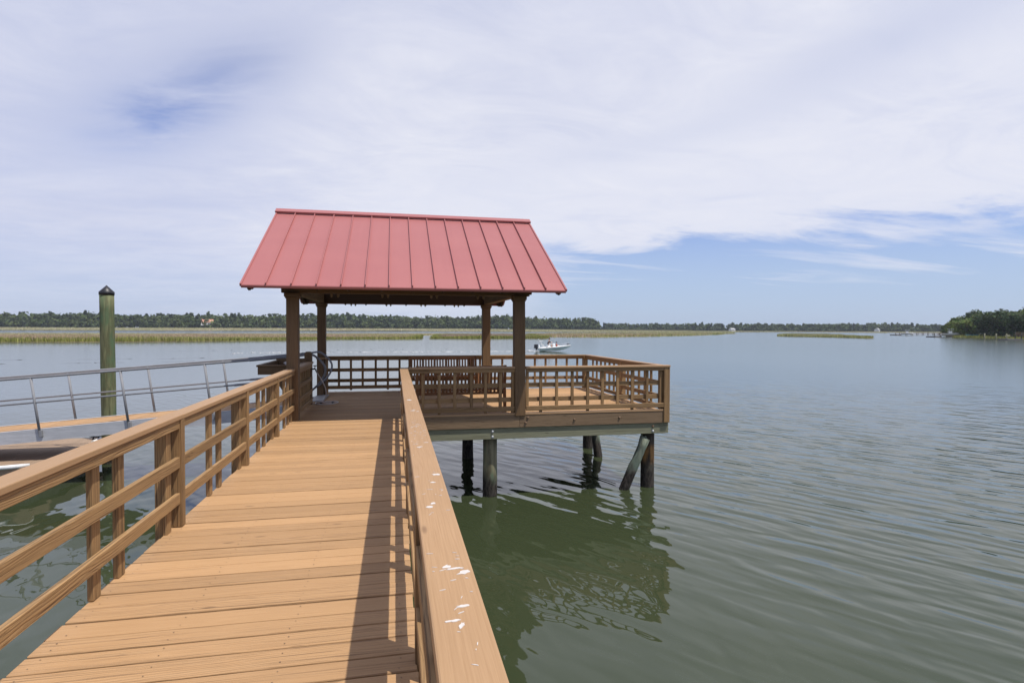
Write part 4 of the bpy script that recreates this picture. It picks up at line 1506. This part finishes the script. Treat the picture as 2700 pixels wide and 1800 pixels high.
# ------------------------------------------------------------------ trees
def crown_clumps(n, rx, rz, cz, leaf, rng, lobes=7, flat=0.0):
    """leaf clumps (quads) on and in several overlapping lobes"""
    L = []
    for i in range(lobes):
        a = rng.uniform(0, 2 * pi)
        r = rng.uniform(0.15, 0.62) * rx
        L.append((r * cos(a), r * sin(a), cz + rng.uniform(-0.45, 0.55) * rz, rng.uniform(0.38, 0.62)))
    L.append((0, 0, cz + 0.35 * rz, 0.6))
    li = rng.integers(0, len(L), n)
    La = np.array(L)[li]
    d = rng.normal(0, 1, (n, 3))
    d /= np.linalg.norm(d, axis=1)[:, None]
    rad = rng.uniform(0.72, 1.05, (n, 1))
    C = La[:, :3] + d * rad * np.stack([La[:, 3] * rx, La[:, 3] * rx, La[:, 3] * rz], 1)
    nrm = d + rng.normal(0, 0.5, (n, 3))
    nrm /= np.linalg.norm(nrm, axis=1)[:, None]
    t = np.cross(nrm, rng.normal(0, 1, (n, 3)))
    t /= np.linalg.norm(t, axis=1)[:, None]
    b = np.cross(nrm, t)
    sz = rng.uniform(0.6, 1.25, (n, 1)) * leaf
    q = np.stack([C - t * sz - b * sz * 0.6, C + t * sz * 0.7 - b * sz * 0.8, C + t * sz + b * sz * 0.7, C - t * sz * 0.6 + b * sz], 1)
    tone = rng.uniform(0.7, 1.3, (n, 1)) * (0.8 + 0.4 * rng.random(len(L)))[li][:, None]
    return q.reshape(-1, 3), tone


def far_wood(label, line, rows, gap, hrange, leaf, per, base_z, cols, seed, pine=0.35):
    rng = np.random.default_rng(seed)
    CO, TI = [], []
    line = [np.array(p, float) for p in line]
    for a, b in zip(line[:-1], line[1:]):
        L = np.linalg.norm(b - a)
        back = np.array([-(b - a)[1], (b - a)[0]]) / L
        if back[1] < 0:
            back = -back
        for r in range(rows):
            for i in range(int(L / gap)):
                p = a + (b - a) * (i + rng.uniform(0, 1)) * gap / L + back * (r * gap * 1.1 + rng.uniform(-.4, .4) * gap)
                f = r / max(1, rows - 1)
                hn = vnoise(p[None, :], 90, seed)[0] * 0.6 + vnoise(p[None, :], 27, seed + 4)[0] * 0.4
                h = hrange[0] + (hrange[1] - hrange[0]) * (0.25 * f + 0.75 * hn) + rng.uniform(-.12, .12) * hrange[1]
                if r == 0:
                    h *= rng.uniform(0.42, 0.75)
                isp = rng.random() < pine * (0.3 + f)
                if isp:
                    q, tone = crown_clumps(int(per * 0.55), h * rng.uniform(0.13, 0.19), h * 0.26, h * 0.84, leaf * 0.9, rng, 4)
                    q2, tone2 = crown_clumps(int(per * 0.4), h * 0.2, h * 0.36, h * 0.4, leaf, rng, 3)
                    q = np.concatenate([q, q2])
                    tone = np.concatenate([tone, tone2 * 0.9])
                    col = cols[2] if rng.random() < 0.6 else cols[0]
                else:
                    q, tone = crown_clumps(per, h * rng.uniform(0.36, 0.50) + (3 if r == 0 else 0), h * 0.52, h * 0.48, leaf, rng, 6)
                    col = cols[0] if rng.random() < 0.55 else cols[1]
                q = q + np.array([p[0], p[1], base_z])
                CO.append(q)
                TI.append(np.array(col)[None, :] * tone * rng.uniform(0.75, 1.25))
        for i in range(int(L / (gap * 0.55))):
            p = a + (b - a) * (i + rng.uniform(0, 1)) * gap * 0.55 / L + back * rng.uniform(-0.6, 3.0) * gap
            h = rng.uniform(4.5, 8.0)
            q, tone = crown_clumps(34, h * 0.75, h * 0.55, h * 0.42, leaf, rng, 4)
            CO.append(q + np.array([p[0], p[1], base_z]))
            TI.append(np.array(cols[rng.integers(0, 2)])[None, :] * tone * rng.uniform(0.7, 1.15))
    me = mesh_from_np('far_wood', np.concatenate(CO), 0, 'leaves', np.concatenate(TI), 4)
    o = bpy.data.objects.new('far_wood', me)
    COL.objects.link(o)
    return tag(o, label, 'wood', kind='stuff')


G1, G2, G3 = (0.064, 0.090, 0.030), (0.096, 0.122, 0.042), (0.050, 0.070, 0.032)
far_wood('long mixed wood of oaks and pines behind the marsh on the left', [(-760, 868), (-330, 880), (0, 900), (210, 915), (345, 930)], 6, 7.0, (15, 22.5), 1.6, 110, 1.0, (G1, G2, G3), 5, 0.2)
far_wood('distant low wood across the river in the middle', [(250, 1180), (430, 1150), (640, 1010), (800, 900), (985, 800), (1080, 770)], 5, 7.5, (10.5, 16.5), 1.8, 95, WZ + 0.1, (G1, (0.085, 0.11, 0.045), G3), 9, 0.25)

# trees on the right bank, one by one
def tree_mesh(seed, h, rx, leaf, n, col):
    rng = np.random.default_rng(seed)
    q, tone = crown_clumps(n, rx, h * 0.46, h * 0.56, leaf, rng, 9)
    q2, tone2 = crown_clumps(n // 4, rx * 0.8, h * 0.22, h * 0.22, leaf, rng, 5)
    q = np.concatenate([q, q2])
    tone = np.concatenate([tone, tone2 * 0.85])
    mixc = rng.uniform(0.8, 1.2, (len(tone), 3))
    me = mesh_from_np('crown', q, 0, 'leaves', np.array(col)[None, :] * tone * mixc, 4)
    mb = MB()
    rnd = random.Random(seed)
    mb.tube([(0, 0, -0.3), (0.1, 0.05, h * 0.25), (0.15, -0.1, h * 0.5), (0.1, 0.1, h * 0.72)], [h * 0.028, h * 0.022, h * 0.016, h * 0.006], 8)
    for i in range(6):
        a = rnd.uniform(0, 2 * pi)
        z = h * rnd.uniform(0.25, 0.5)
        mb.tube([(0.12, 0, z), (cos(a) * rx * 0.35, sin(a) * rx * 0.35, z + h * 0.12), (cos(a) * rx * 0.7, sin(a) * rx * 0.7, z + h * 0.2)], [h * 0.012, h * 0.008, h * 0.003], 6)
    return me, mb


KINDS = []
for i, (h, rx, col) in enumerate(((11.8, 7.2, (0.090, 0.125, 0.034)), (10.0, 6.8, (0.125, 0.165, 0.040)), (12.8, 6.6, (0.062, 0.090, 0.036)), (7.5, 5.4, (0.100, 0.135, 0.040)))):
    cm, tm = tree_mesh(40 + i, h, rx, 0.45, 1500, col)
    mb = tm
    tr = mb.build('trunk', 'bark')
    KINDS.append((cm, tr.data))
    bpy.data.objects.remove(tr)
TLAB = ['broad mid green oak growing among the trees on the right bank', 'light yellow green oak growing among the trees on the right bank',
        'tall dark green oak growing among the trees on the right bank', 'low round green tree at the edge of the right bank']
TR = random.Random(5)
spots = []
for (az_, rg, k_, sc) in ((49.0, 372, 3, .75), (49.4, 350, 1, .72), (49.9, 362, 0, .80), (50.3, 335, 1, .82), (50.6, 380, 2, 1.0), (50.9, 345, 0, .90), (51.3, 322, 2, .80), (51.5, 366, 1, 1.15), (51.9, 335, 0, 1.02),
                       (52.2, 312, 2, .84), (52.5, 352, 1, 1.18), (52.9, 322, 0, 1.0), (53.3, 300, 2, .82), (53.6, 340, 1, 1.15), (54.0, 312, 0, 1.05), (54.5, 290, 2, .88), (54.8, 330, 2, 1.1), (55.2, 303, 1, 1.05), (55.8, 280, 0, .95),
                       (56.4, 300, 0, 1.05), (57.0, 270, 2, .95), (57.8, 290, 1, 1.05), (58.6, 262, 0, 1.0), (59.6, 275, 2, 1.0)):
    x, y = rg * sin(radians(az_)), rg * cos(radians(az_))
    cm, tm = KINDS[k_]
    r = thing('oak_tree', TLAB[k_], 'tree', (x, y, WZ + 0.5), group='trees on the right bank')
    a = TR.uniform(0, 2 * pi)
    r.rotation_euler = (0, 0, a)
    r.scale = (sc, sc, sc * TR.uniform(0.9, 1.05))
    for nm, me in (('crown', cm), ('trunk', tm)):
        o = bpy.data.objects.new(nm, me)
        COL.objects.link(o)
        o.parent = r

# ------------------------------------------------------------------ houses among the trees
def house(label, x, y, z, w_, d, h, rh, roofm, rot=0.0):
    r = thing('house', label, 'house', (x, y, z))
    mb = MB()
    mb.box(x - w_ / 2, x + w_ / 2, y - d / 2, y + d / 2, z, z + h)
    for sx in (-1, 1):
        mb.poly([(x + sx * w_ / 2, y - d / 2, z + h), (x + sx * w_ / 2, y + d / 2, z + h), (x + sx * w_ / 2, y, z + h + rh)])
    wl_ = part(mb, 'wall', 'house_white', r)
    mb = MB()
    for s in (-1, 1):
        a = Vector((x, y + s * (d / 2 + 0.5), z + h - 0.3))
        b = Vector((x, y, z + h + rh + 0.05))
        ax = (b - a).normalized()
        n_ = Vector((1, 0, 0)).cross(ax)
        mb.obox((a + b) / 2, (1, 0, 0), ax, n_, w_ + 1.0, (b - a).length, 0.2)
    part(mb, 'roof', roofm, r)
    for i in range(int(w_ // 4)):
        mb = MB()
        wx = x - w_ / 2 + 2 + i * 4
        mb.box(wx - 0.6, wx + 0.6, y - d / 2 - 0.05, y - d / 2 + 0.05, z + h * 0.35, z + h * 0.8)
        part(mb, 'window', 'house_glass', r)
    r.rotation_euler = (0, 0, rot)
    return r


house('house with a salmon tiled roof half hidden in the left wood', -262, 883, 5.2, 15, 9, 4.5, 4.0, 'roof_shingle_salmon', 0.15)
house('small white house with grey roof at the foot of the distant wood', 640, 994, WZ + 0.3, 11, 7, 3.6, 2.2, 'roof_shingle_grey', 0.3)
house('white gabled house on the far shore close to the right bank', 842, 862, WZ + 0.3, 9, 7, 4.0, 2.6, 'roof_shingle_grey', 0.6)

# ------------------------------------------------------------------ private docks on the right shore
def shore_dock(label, x, y, L, ang, pil, zdeck=0.0):
    r = thing('shore_dock', label, 'dock', (x, y, WZ))
    ax = Vector((cos(ang), sin(ang), 0))
    ay = Vector((-sin(ang), cos(ang), 0))
    o = Vector((x, y, 0))
    mb = MB()
    mb.obox(o + ax * L / 2 + Vector((0, 0, WZ + 1.0 + zdeck)), ax, ay, (0, 0, 1), L, 2.4, 0.16)
    part(mb, 'decking', 'grey_wood', r)
    mb = MB()
    for s in (-1.15, 1.15):
        mb.obox(o + ax * L / 2 + ay * s + Vector((0, 0, WZ + 2.0 + zdeck)), ax, ay, (0, 0, 1), L, 0.10, 0.10)
        mb.obox(o + ax * L / 2 + ay * s + Vector((0, 0, WZ + 1.55 + zdeck)), ax, ay, (0, 0, 1), L, 0.06, 0.08)
    part(mb, 'handrail', 'grey_wood', r)
    for i in range(pil):
        for s in (-1.2, 1.2):
            q = o + ax * (L * i / (pil - 1)) + ay * s
            mb = MB()
            mb.tube([(q.x, q.y, WZ - 2), (q.x, q.y, WZ + 2.1 + zdeck)], 0.15, 8)
            part(mb, 'piling', 'pile_dark', r)
    mb = MB()
    mb.obox(o - ax * 2.6 + Vector((0, 0, WZ + 0.25)), ax, ay, (0, 0, 1), 5.0, 4.0, 0.5)
    part(mb, 'float', 'dock_float', r)
    return r


def lift_boat(label, x, y, z, L, ang):
    r = thing('docked_boat', label, 'boat', (x, y, z))
    ax = Vector((cos(ang), sin(ang), 0))
    ay = Vector((-sin(ang), cos(ang), 0))
    o = Vector((x, y, z))
    mb = MB()
    secs = []
    for t in (0, .3, .6, .85, 1.0):
        hw = L * 0.16 * (1 - max(0, t - .45) ** 2 * 3.2)
        zk = 0.05 + max(0, t - .5) ** 2 * 1.6
        zt = L * 0.13 + t * t * 0.5
        secs.append([o + ax * (t - .5) * L + ay * a_ + Vector((0, 0, b_)) for a_, b_ in ((-hw, zt), (-hw * .8, zk + .35), (0, zk), (hw * .8, zk + .35), (hw, zt))])
    for a, b in zip(secs[:-1], secs[1:]):
        for i in range(4):
            mb.poly([a[i], a[i + 1], b[i + 1], b[i]])
        mb.poly([a[4], a[0], b[0], b[4]])
    mb.poly(secs[0][::-1])
    part(mb, 'hull', 'white_gelcoat', r)
    mb = MB()
    mb.obox(o + Vector((0, 0, L * 0.13 + 0.6)), ax, ay, (0, 0, 1), L * .14, L * .12, 1.1)
    part(mb, 'console', 'white_gelcoat', r)
    mb = MB()
    for a_ in (-.09, .09):
        for b_ in (-.1, .1):
            q = o + ax * a_ * L + ay * b_ * L
            mb.tube([q + Vector((0, 0, L * .13)), q + Vector((0, 0, L * .13 + 2.0))], 0.04, 6)
    mb.obox(o + Vector((0, 0, L * .13 + 2.05)), ax, ay, (0, 0, 1), L * .28, L * .26, 0.1)
    part(mb, 'hardtop', 'white_gelcoat', r)
    return r


shore_dock('grey dock with tall pilings and handrail at the right edge of the river', 204, 152, 30, radians(-12), 7, 0.6)
shore_dock('low dock with a boat lift at the left end of the right bank', 249, 221, 26, radians(14), 6, -0.2)
shore_dock('low distant dock left of the right bank', 309, 301, 60, radians(20), 9, -0.4)
lift_boat('white boat raised on a lift beside the low bank dock', 253, 218, WZ + 0.8, 7.5, radians(-30))
lift_boat('white boat with a hard top at the distant dock', 312, 297, WZ + 0.5, 7.0, radians(-25))
for i, (x, y) in enumerate(((203, 155), (202.5, 158), (202, 161.5))):
    mb = MB()
    mb.tube([(x, y, WZ - 2), (x, y, WZ + 2.2)], 0.20, 8)
    solo(mb, 'mooring_post', 'treated_wood', 'bare grey mooring post standing in the water before the right edge dock', 'post', (x, y, WZ), group='mooring posts by the right dock')
mb = MB()
mb.box(248, 253.5, 205, 207, WZ + 0.58, WZ + 1.5)
o = solo(mb, 'tarp_cover', 'teal_tarp', 'teal tarpaulin over a stack on the right bank', 'tarpaulin', (250, 206, WZ + .58), bevel=0.3)

# ------------------------------------------------------------------ skiff with two people
BX, BYY = 20.15, 79.0
LB = 4.75
sk = thing('skiff', 'white and seafoam flats boat with a poling platform speeding to the right', 'boat', (BX, BYY, WZ))


def bpnt(x, y, z):
    # the hull planes: bow lifted a little
    a = radians(3.0)
    return Vector((BX + x * cos(a), BYY + y, WZ + 0.02 + z + x * sin(a)))


def hull(z_lo, z_hi, mb):
    secs = []
    N = 12
    for i in range(N + 1):
        t = i / N
        hw = 0.92 * (1 - max(0, (t - 0.45) / 0.55) ** 2.4)
        hw = max(hw, 0.03)
        zk = -0.06 + max(0, (t - 0.55) / 0.45) ** 2.2 * 0.46
        zt = 0.46 + 0.16 * t ** 1.5
        ring = []
        for (fa, fz) in ((-1, 1), (-.96, .55), (-.82, .18), (0, 0), (.82, .18), (.96, .55), (1, 1)):
            ring.append((t * LB, hw * fa, zk + (zt - zk) * fz))
        secs.append(ring)
    return secs


secs = hull(0, 0, None)
mb = MB()
for a, b in zip(secs[:-1], secs[1:]):
    for i in range(6):
        mb.poly([bpnt(*a[i]), bpnt(*b[i]), bpnt(*b[i + 1]), bpnt(*a[i + 1])])
mb.poly([bpnt(*p) for p in secs[0]])
part(mb, 'hull', 'seafoam_gelcoat', sk)
mb = MB()
for a, b in zip(secs[:-1], secs[1:]):
    zi = -0.02
    mb.poly([bpnt(a[0][0], a[0][1] * .98, a[0][2] + zi), bpnt(a[6][0], a[6][1] * .98, a[6][2] + zi), bpnt(b[6][0], b[6][1] * .98, b[6][2] + zi), bpnt(b[0][0], b[0][1] * .98, b[0][2] + zi)])
for sd in (0, 6):
    mb.tube([bpnt(p[sd][0], p[sd][1], p[sd][2] - 0.02) for p in secs], 0.055, 8)
part(mb, 'deck', 'white_gelcoat', sk)
mb = MB()
mb.box(BX - 0.62, BX - 0.12, BYY - 0.26, BYY + 0.26, WZ + 0.42, WZ + 1.02)
mb.box(BX - 0.42, BX - 0.20, BYY - 0.12, BYY + 0.12, WZ - 0.3, WZ + 0.42)
part(mb, 'outboard_motor', 'black_plastic', sk, 0.08, 2)
mb = MB()
for sy in (-.42, .42):
    mb.tube([bpnt(0.0, sy, .40), bpnt(-0.02, sy, 1.45), bpnt(0.55, sy, 1.45)], 0.03, 6)
    mb.tube([bpnt(0.95, sy * .9, .45), bpnt(0.10, sy, 1.44)], 0.024, 6)
mb.tube([bpnt(-0.02, -.42, 1.45), bpnt(-0.02, .42, 1.45)], 0.03, 6)
mb.tube([bpnt(-0.05, -.42, 1.46), bpnt(-0.10, -.42, 1.80)], 0.025, 6)
mb.tube([bpnt(0.0, -.45, .9), bpnt(0.06, -.47, -.05)], 0.05, 6)
mb.box(BX - 0.02, BX + 0.60, BYY - 0.45, BYY + 0.45, WZ + 1.49, WZ + 1.53)
part(mb, 'poling_platform', 'white_gelcoat', sk)
mb = MB()
mb.box(BX + 2.05, BX + 2.42, BYY - 0.30, BYY + 0.30, WZ + 0.5, WZ + 1.12)
part(mb, 'console', 'white_gelcoat', sk, 0.06)
mb = MB()
mb.box(BX + 1.25, BX + 1.62, BYY - 0.45, BYY + 0.45, WZ + 0.5, WZ + 0.86)
part(mb, 'seat', 'white_gelcoat', sk, 0.05)
mb = MB()
pr = [bpnt(3.35, -.5, .52), bpnt(3.36, -.5, .85), bpnt(3.9, -.36, .90), bpnt(4.45, -.14, .90), bpnt(4.5, -.12, .62)]
mb.tube(pr, 0.018, 6)
pr = [Vector((p.x, 2 * BYY - p.y, p.z)) for p in pr]
mb.tube(pr, 0.018, 6)
part(mb, 'bow_rail', 'aluminium', sk)
mb = MB()
mb.tube([bpnt(4.25, .1, .70), bpnt(4.42, .1, .86), bpnt(4.66, .06, .74)], [0.05, 0.08, 0.05], 8)
part(mb, 'trolling_motor', 'black_plastic', sk)


def skin_figure(joints, edges, radii, name, mat):
    me = bpy.data.meshes.new(name)
    me.from_pydata([tuple(j) for j in joints], edges, [])
    o = bpy.data.objects.new(name, me)
    COL.objects.link(o)
    md = o.modifiers.new('skin', 'SKIN')
    sv = me.skin_vertices[0].data
    for v, r in zip(sv, radii):
        v.radius = (r, r)
    sv[0].use_root = True
    sd = o.modifiers.new('sub', 'SUBSURF')
    sd.levels = 1
    sd.render_levels = 1
    me.materials.append(MATS[mat])
    return o


def seated_person(label, x, y, zseat, shirt, cap_, lean, sc=1.0):
    """a seated figure facing +x, hands forward"""
    r = thing('person', label, 'person', (x, y, zseat))
    J = [(0, 0, .08), (.02, 0, .30), (.04 + lean * .5, 0, .50), (.05 + lean, 0, .60), (.07 + lean, 0, .69), (.09 + lean, 0, .80), (.085 + lean, 0, .87),
         (.06 + lean, -.19, .54), (.20 + lean, -.22, .33), (.42 + lean, -.16, .38), (.50 + lean, -.15, .40),
         (.06 + lean, .19, .54), (.20 + lean, .22, .33), (.42 + lean, .16, .38), (.50 + lean, .15, .40),
         (.12, -.11, .07), (.45, -.12, .10), (.50, -.12, -.32), (.60, -.12, -.36),
         (.12, .11, .07), (.45, .12, .10), (.50, .12, -.32), (.60, .12, -.36)]
    Ed = [(0, 1), (1, 2), (2, 3), (3, 4), (4, 5), (5, 6), (2, 7), (7, 8), (8, 9), (9, 10), (2, 11), (11, 12), (12, 13), (13, 14), (0, 15), (15, 16), (16, 17), (17, 18), (0, 19), (19, 20), (20, 21), (21, 22)]
    Rr = [.15, .14, .15, .07, .065, .095, .075, .065, .05, .036, .04, .065, .05, .036, .04, .09, .07, .048, .04, .09, .07, .048, .04]
    o = skin_figure([Vector(j) * sc for j in J], Ed, [a * sc for a in Rr], 'body', 'skin')
    o.parent = r
    s = skin_figure([Vector(j) * sc for j in (J[0], J[1], J[2], J[7], J[8], J[11], J[12])], [(0, 1), (1, 2), (2, 3), (3, 4), (2, 5), (5, 6)], [a * sc * 1.14 for a in (.155, .15, .155, .075, .06, .075, .06)], 'shirt', shirt)
    s.parent = r
    sh_ = skin_figure([Vector(j) * sc for j in (J[0], J[15], J[16], J[19], J[20])], [(0, 1), (1, 2), (0, 3), (3, 4)], [a * sc * 1.1 for a in (.155, .1, .08, .1, .08)], 'shorts', 'pale_cloth')
    sh_.parent = r
    mb = MB()
    c = Vector((.09 + lean, 0, .86)) * sc
    mb.tube([c + Vector((0, 0, -.02)), c + Vector((0, 0, .05)), c + Vector((0, 0, .10)), c + Vector((0, 0, .125))], [.108, .108, .08, .02], 12)
    mb.slab([(c.x + .09, -.08), (c.x + .21, -.05), (c.x + .21, .05), (c.x + .09, .08)], c.z - .015, c.z + .005)
    h_ = mb.build('cap', cap_)
    h_.parent = r
    return r


seated_person('person in a dark shirt and cap sitting behind the console of the skiff', BX + 1.42, BYY + 0.0, WZ + 0.90, 'dark_cloth', 'black_plastic', 0.10, 1.05)
seated_person('person in a red top sitting low in front of the console of the skiff', BX + 2.62, BYY - 0.1, WZ + 0.60, 'red_cloth', 'dark_cloth', -0.05, 0.78)

# wake: low ridges of water and broken foam
mb = MB()


def ridge(pts, wdt, hgt):
    for (a, b) in zip(pts[:-1], pts[1:]):
        a, b = Vector(a), Vector(b)
        d = (b - a).normalized()
        n_ = Vector((-d.y, d.x, 0))
        prof = [(-1, 0.002), (-.5, .55), (0, 1), (.5, .55), (1, 0.002)]
        for (p, q) in zip(prof[:-1], prof[1:]):
            mb.poly([a + n_ * p[0] * wdt + Vector((0, 0, p[1] * hgt)), b + n_ * p[0] * wdt + Vector((0, 0, p[1] * hgt)), b + n_ * q[0] * wdt + Vector((0, 0, q[1] * hgt)), a + n_ * q[0] * wdt + Vector((0, 0, q[1] * hgt))])


wv_ = random.Random(2)
for (x0, y0, x1, y1, n) in ((-34, 87, 16, 91, 9), (-20, 80.5, 18, 80.5, 6), (-46, 55, -13, 60.5, 7), (-40, 64, -12, 66, 4)):
    for i in range(n):
        t = (i + wv_.uniform(.1, .6)) / n
        L = wv_.uniform(.35, .75) / n
        p = [(x0 + (x1 - x0) * (t + L * q), y0 + (y1 - y0) * (t + L * q) + wv_.uniform(-.25, .25), WZ + .003) for q in (0, .33, .66, 1)]
        ridge(p, wv_.uniform(.5, 1.0), wv_.uniform(.012, .03))
tag(mb.build('wake_waves', 'water'), 'long low wake waves crossing the river', 'wake', kind='stuff')
mb = MB()
for i in range(170):
    t = wv_.random() ** 0.7
    x_ = 20.0 - t * 40
    y_ = 79.0 + wv_.gauss(0, 0.25 + (1 - abs(1 - t)) * 0.9) - t * 0.3
    s_ = wv_.uniform(.05, .20) * (1.2 - t * 0.6)
    zz = WZ + 0.004
    mb.slab([(x_ + s_ * 2.2 * cos(a * pi / 4) * wv_.uniform(.6, 1.2), y_ + s_ * .8 * sin(a * pi / 4) * wv_.uniform(.6, 1.2)) for a in range(8)], zz, zz + wv_.uniform(.01, .06))
for i in range(40):
    x_ = BX - 0.3 + wv_.uniform(-1.2, 0.2)
    y_ = BYY + wv_.gauss(0, .5)
    mb.obox((x_, y_, WZ + wv_.uniform(.02, .14)), (1, 0, 0), (0, 1, 0), (0, 0, 1), wv_.uniform(.1, .3), wv_.uniform(.1, .25), wv_.uniform(.04, .12))
tag(mb.build('wake_foam', 'foam'), 'white foam trail behind the skiff', 'foam', kind='stuff')

# ------------------------------------------------------------------ thin summer haze over the river
HZ = bpy.data.materials.new('haze')
HZ.use_nodes = True
for nd in list(HZ.node_tree.nodes):
    if nd.type != 'OUTPUT_MATERIAL':
        HZ.node_tree.nodes.remove(nd)
pvn = HZ.node_tree.nodes.new('ShaderNodeVolumePrincipled')
pvn.inputs['Color'].default_value = (0.80, 0.88, 1.0, 1)
pvn.inputs['Density'].default_value = 0.00012
pvn.inputs['Anisotropy'].default_value = 0.2
HZ.node_tree.links.new(pvn.outputs[0], HZ.node_tree.nodes['Material Output'].inputs['Volume'])
MATS['haze'] = HZ
mb = MB()
mb.box(-1600, 1900, -60, 1750, WZ - 8, 45)
tag(mb.build('haze', 'haze'), 'thin pale haze over the river', 'haze', kind='stuff')
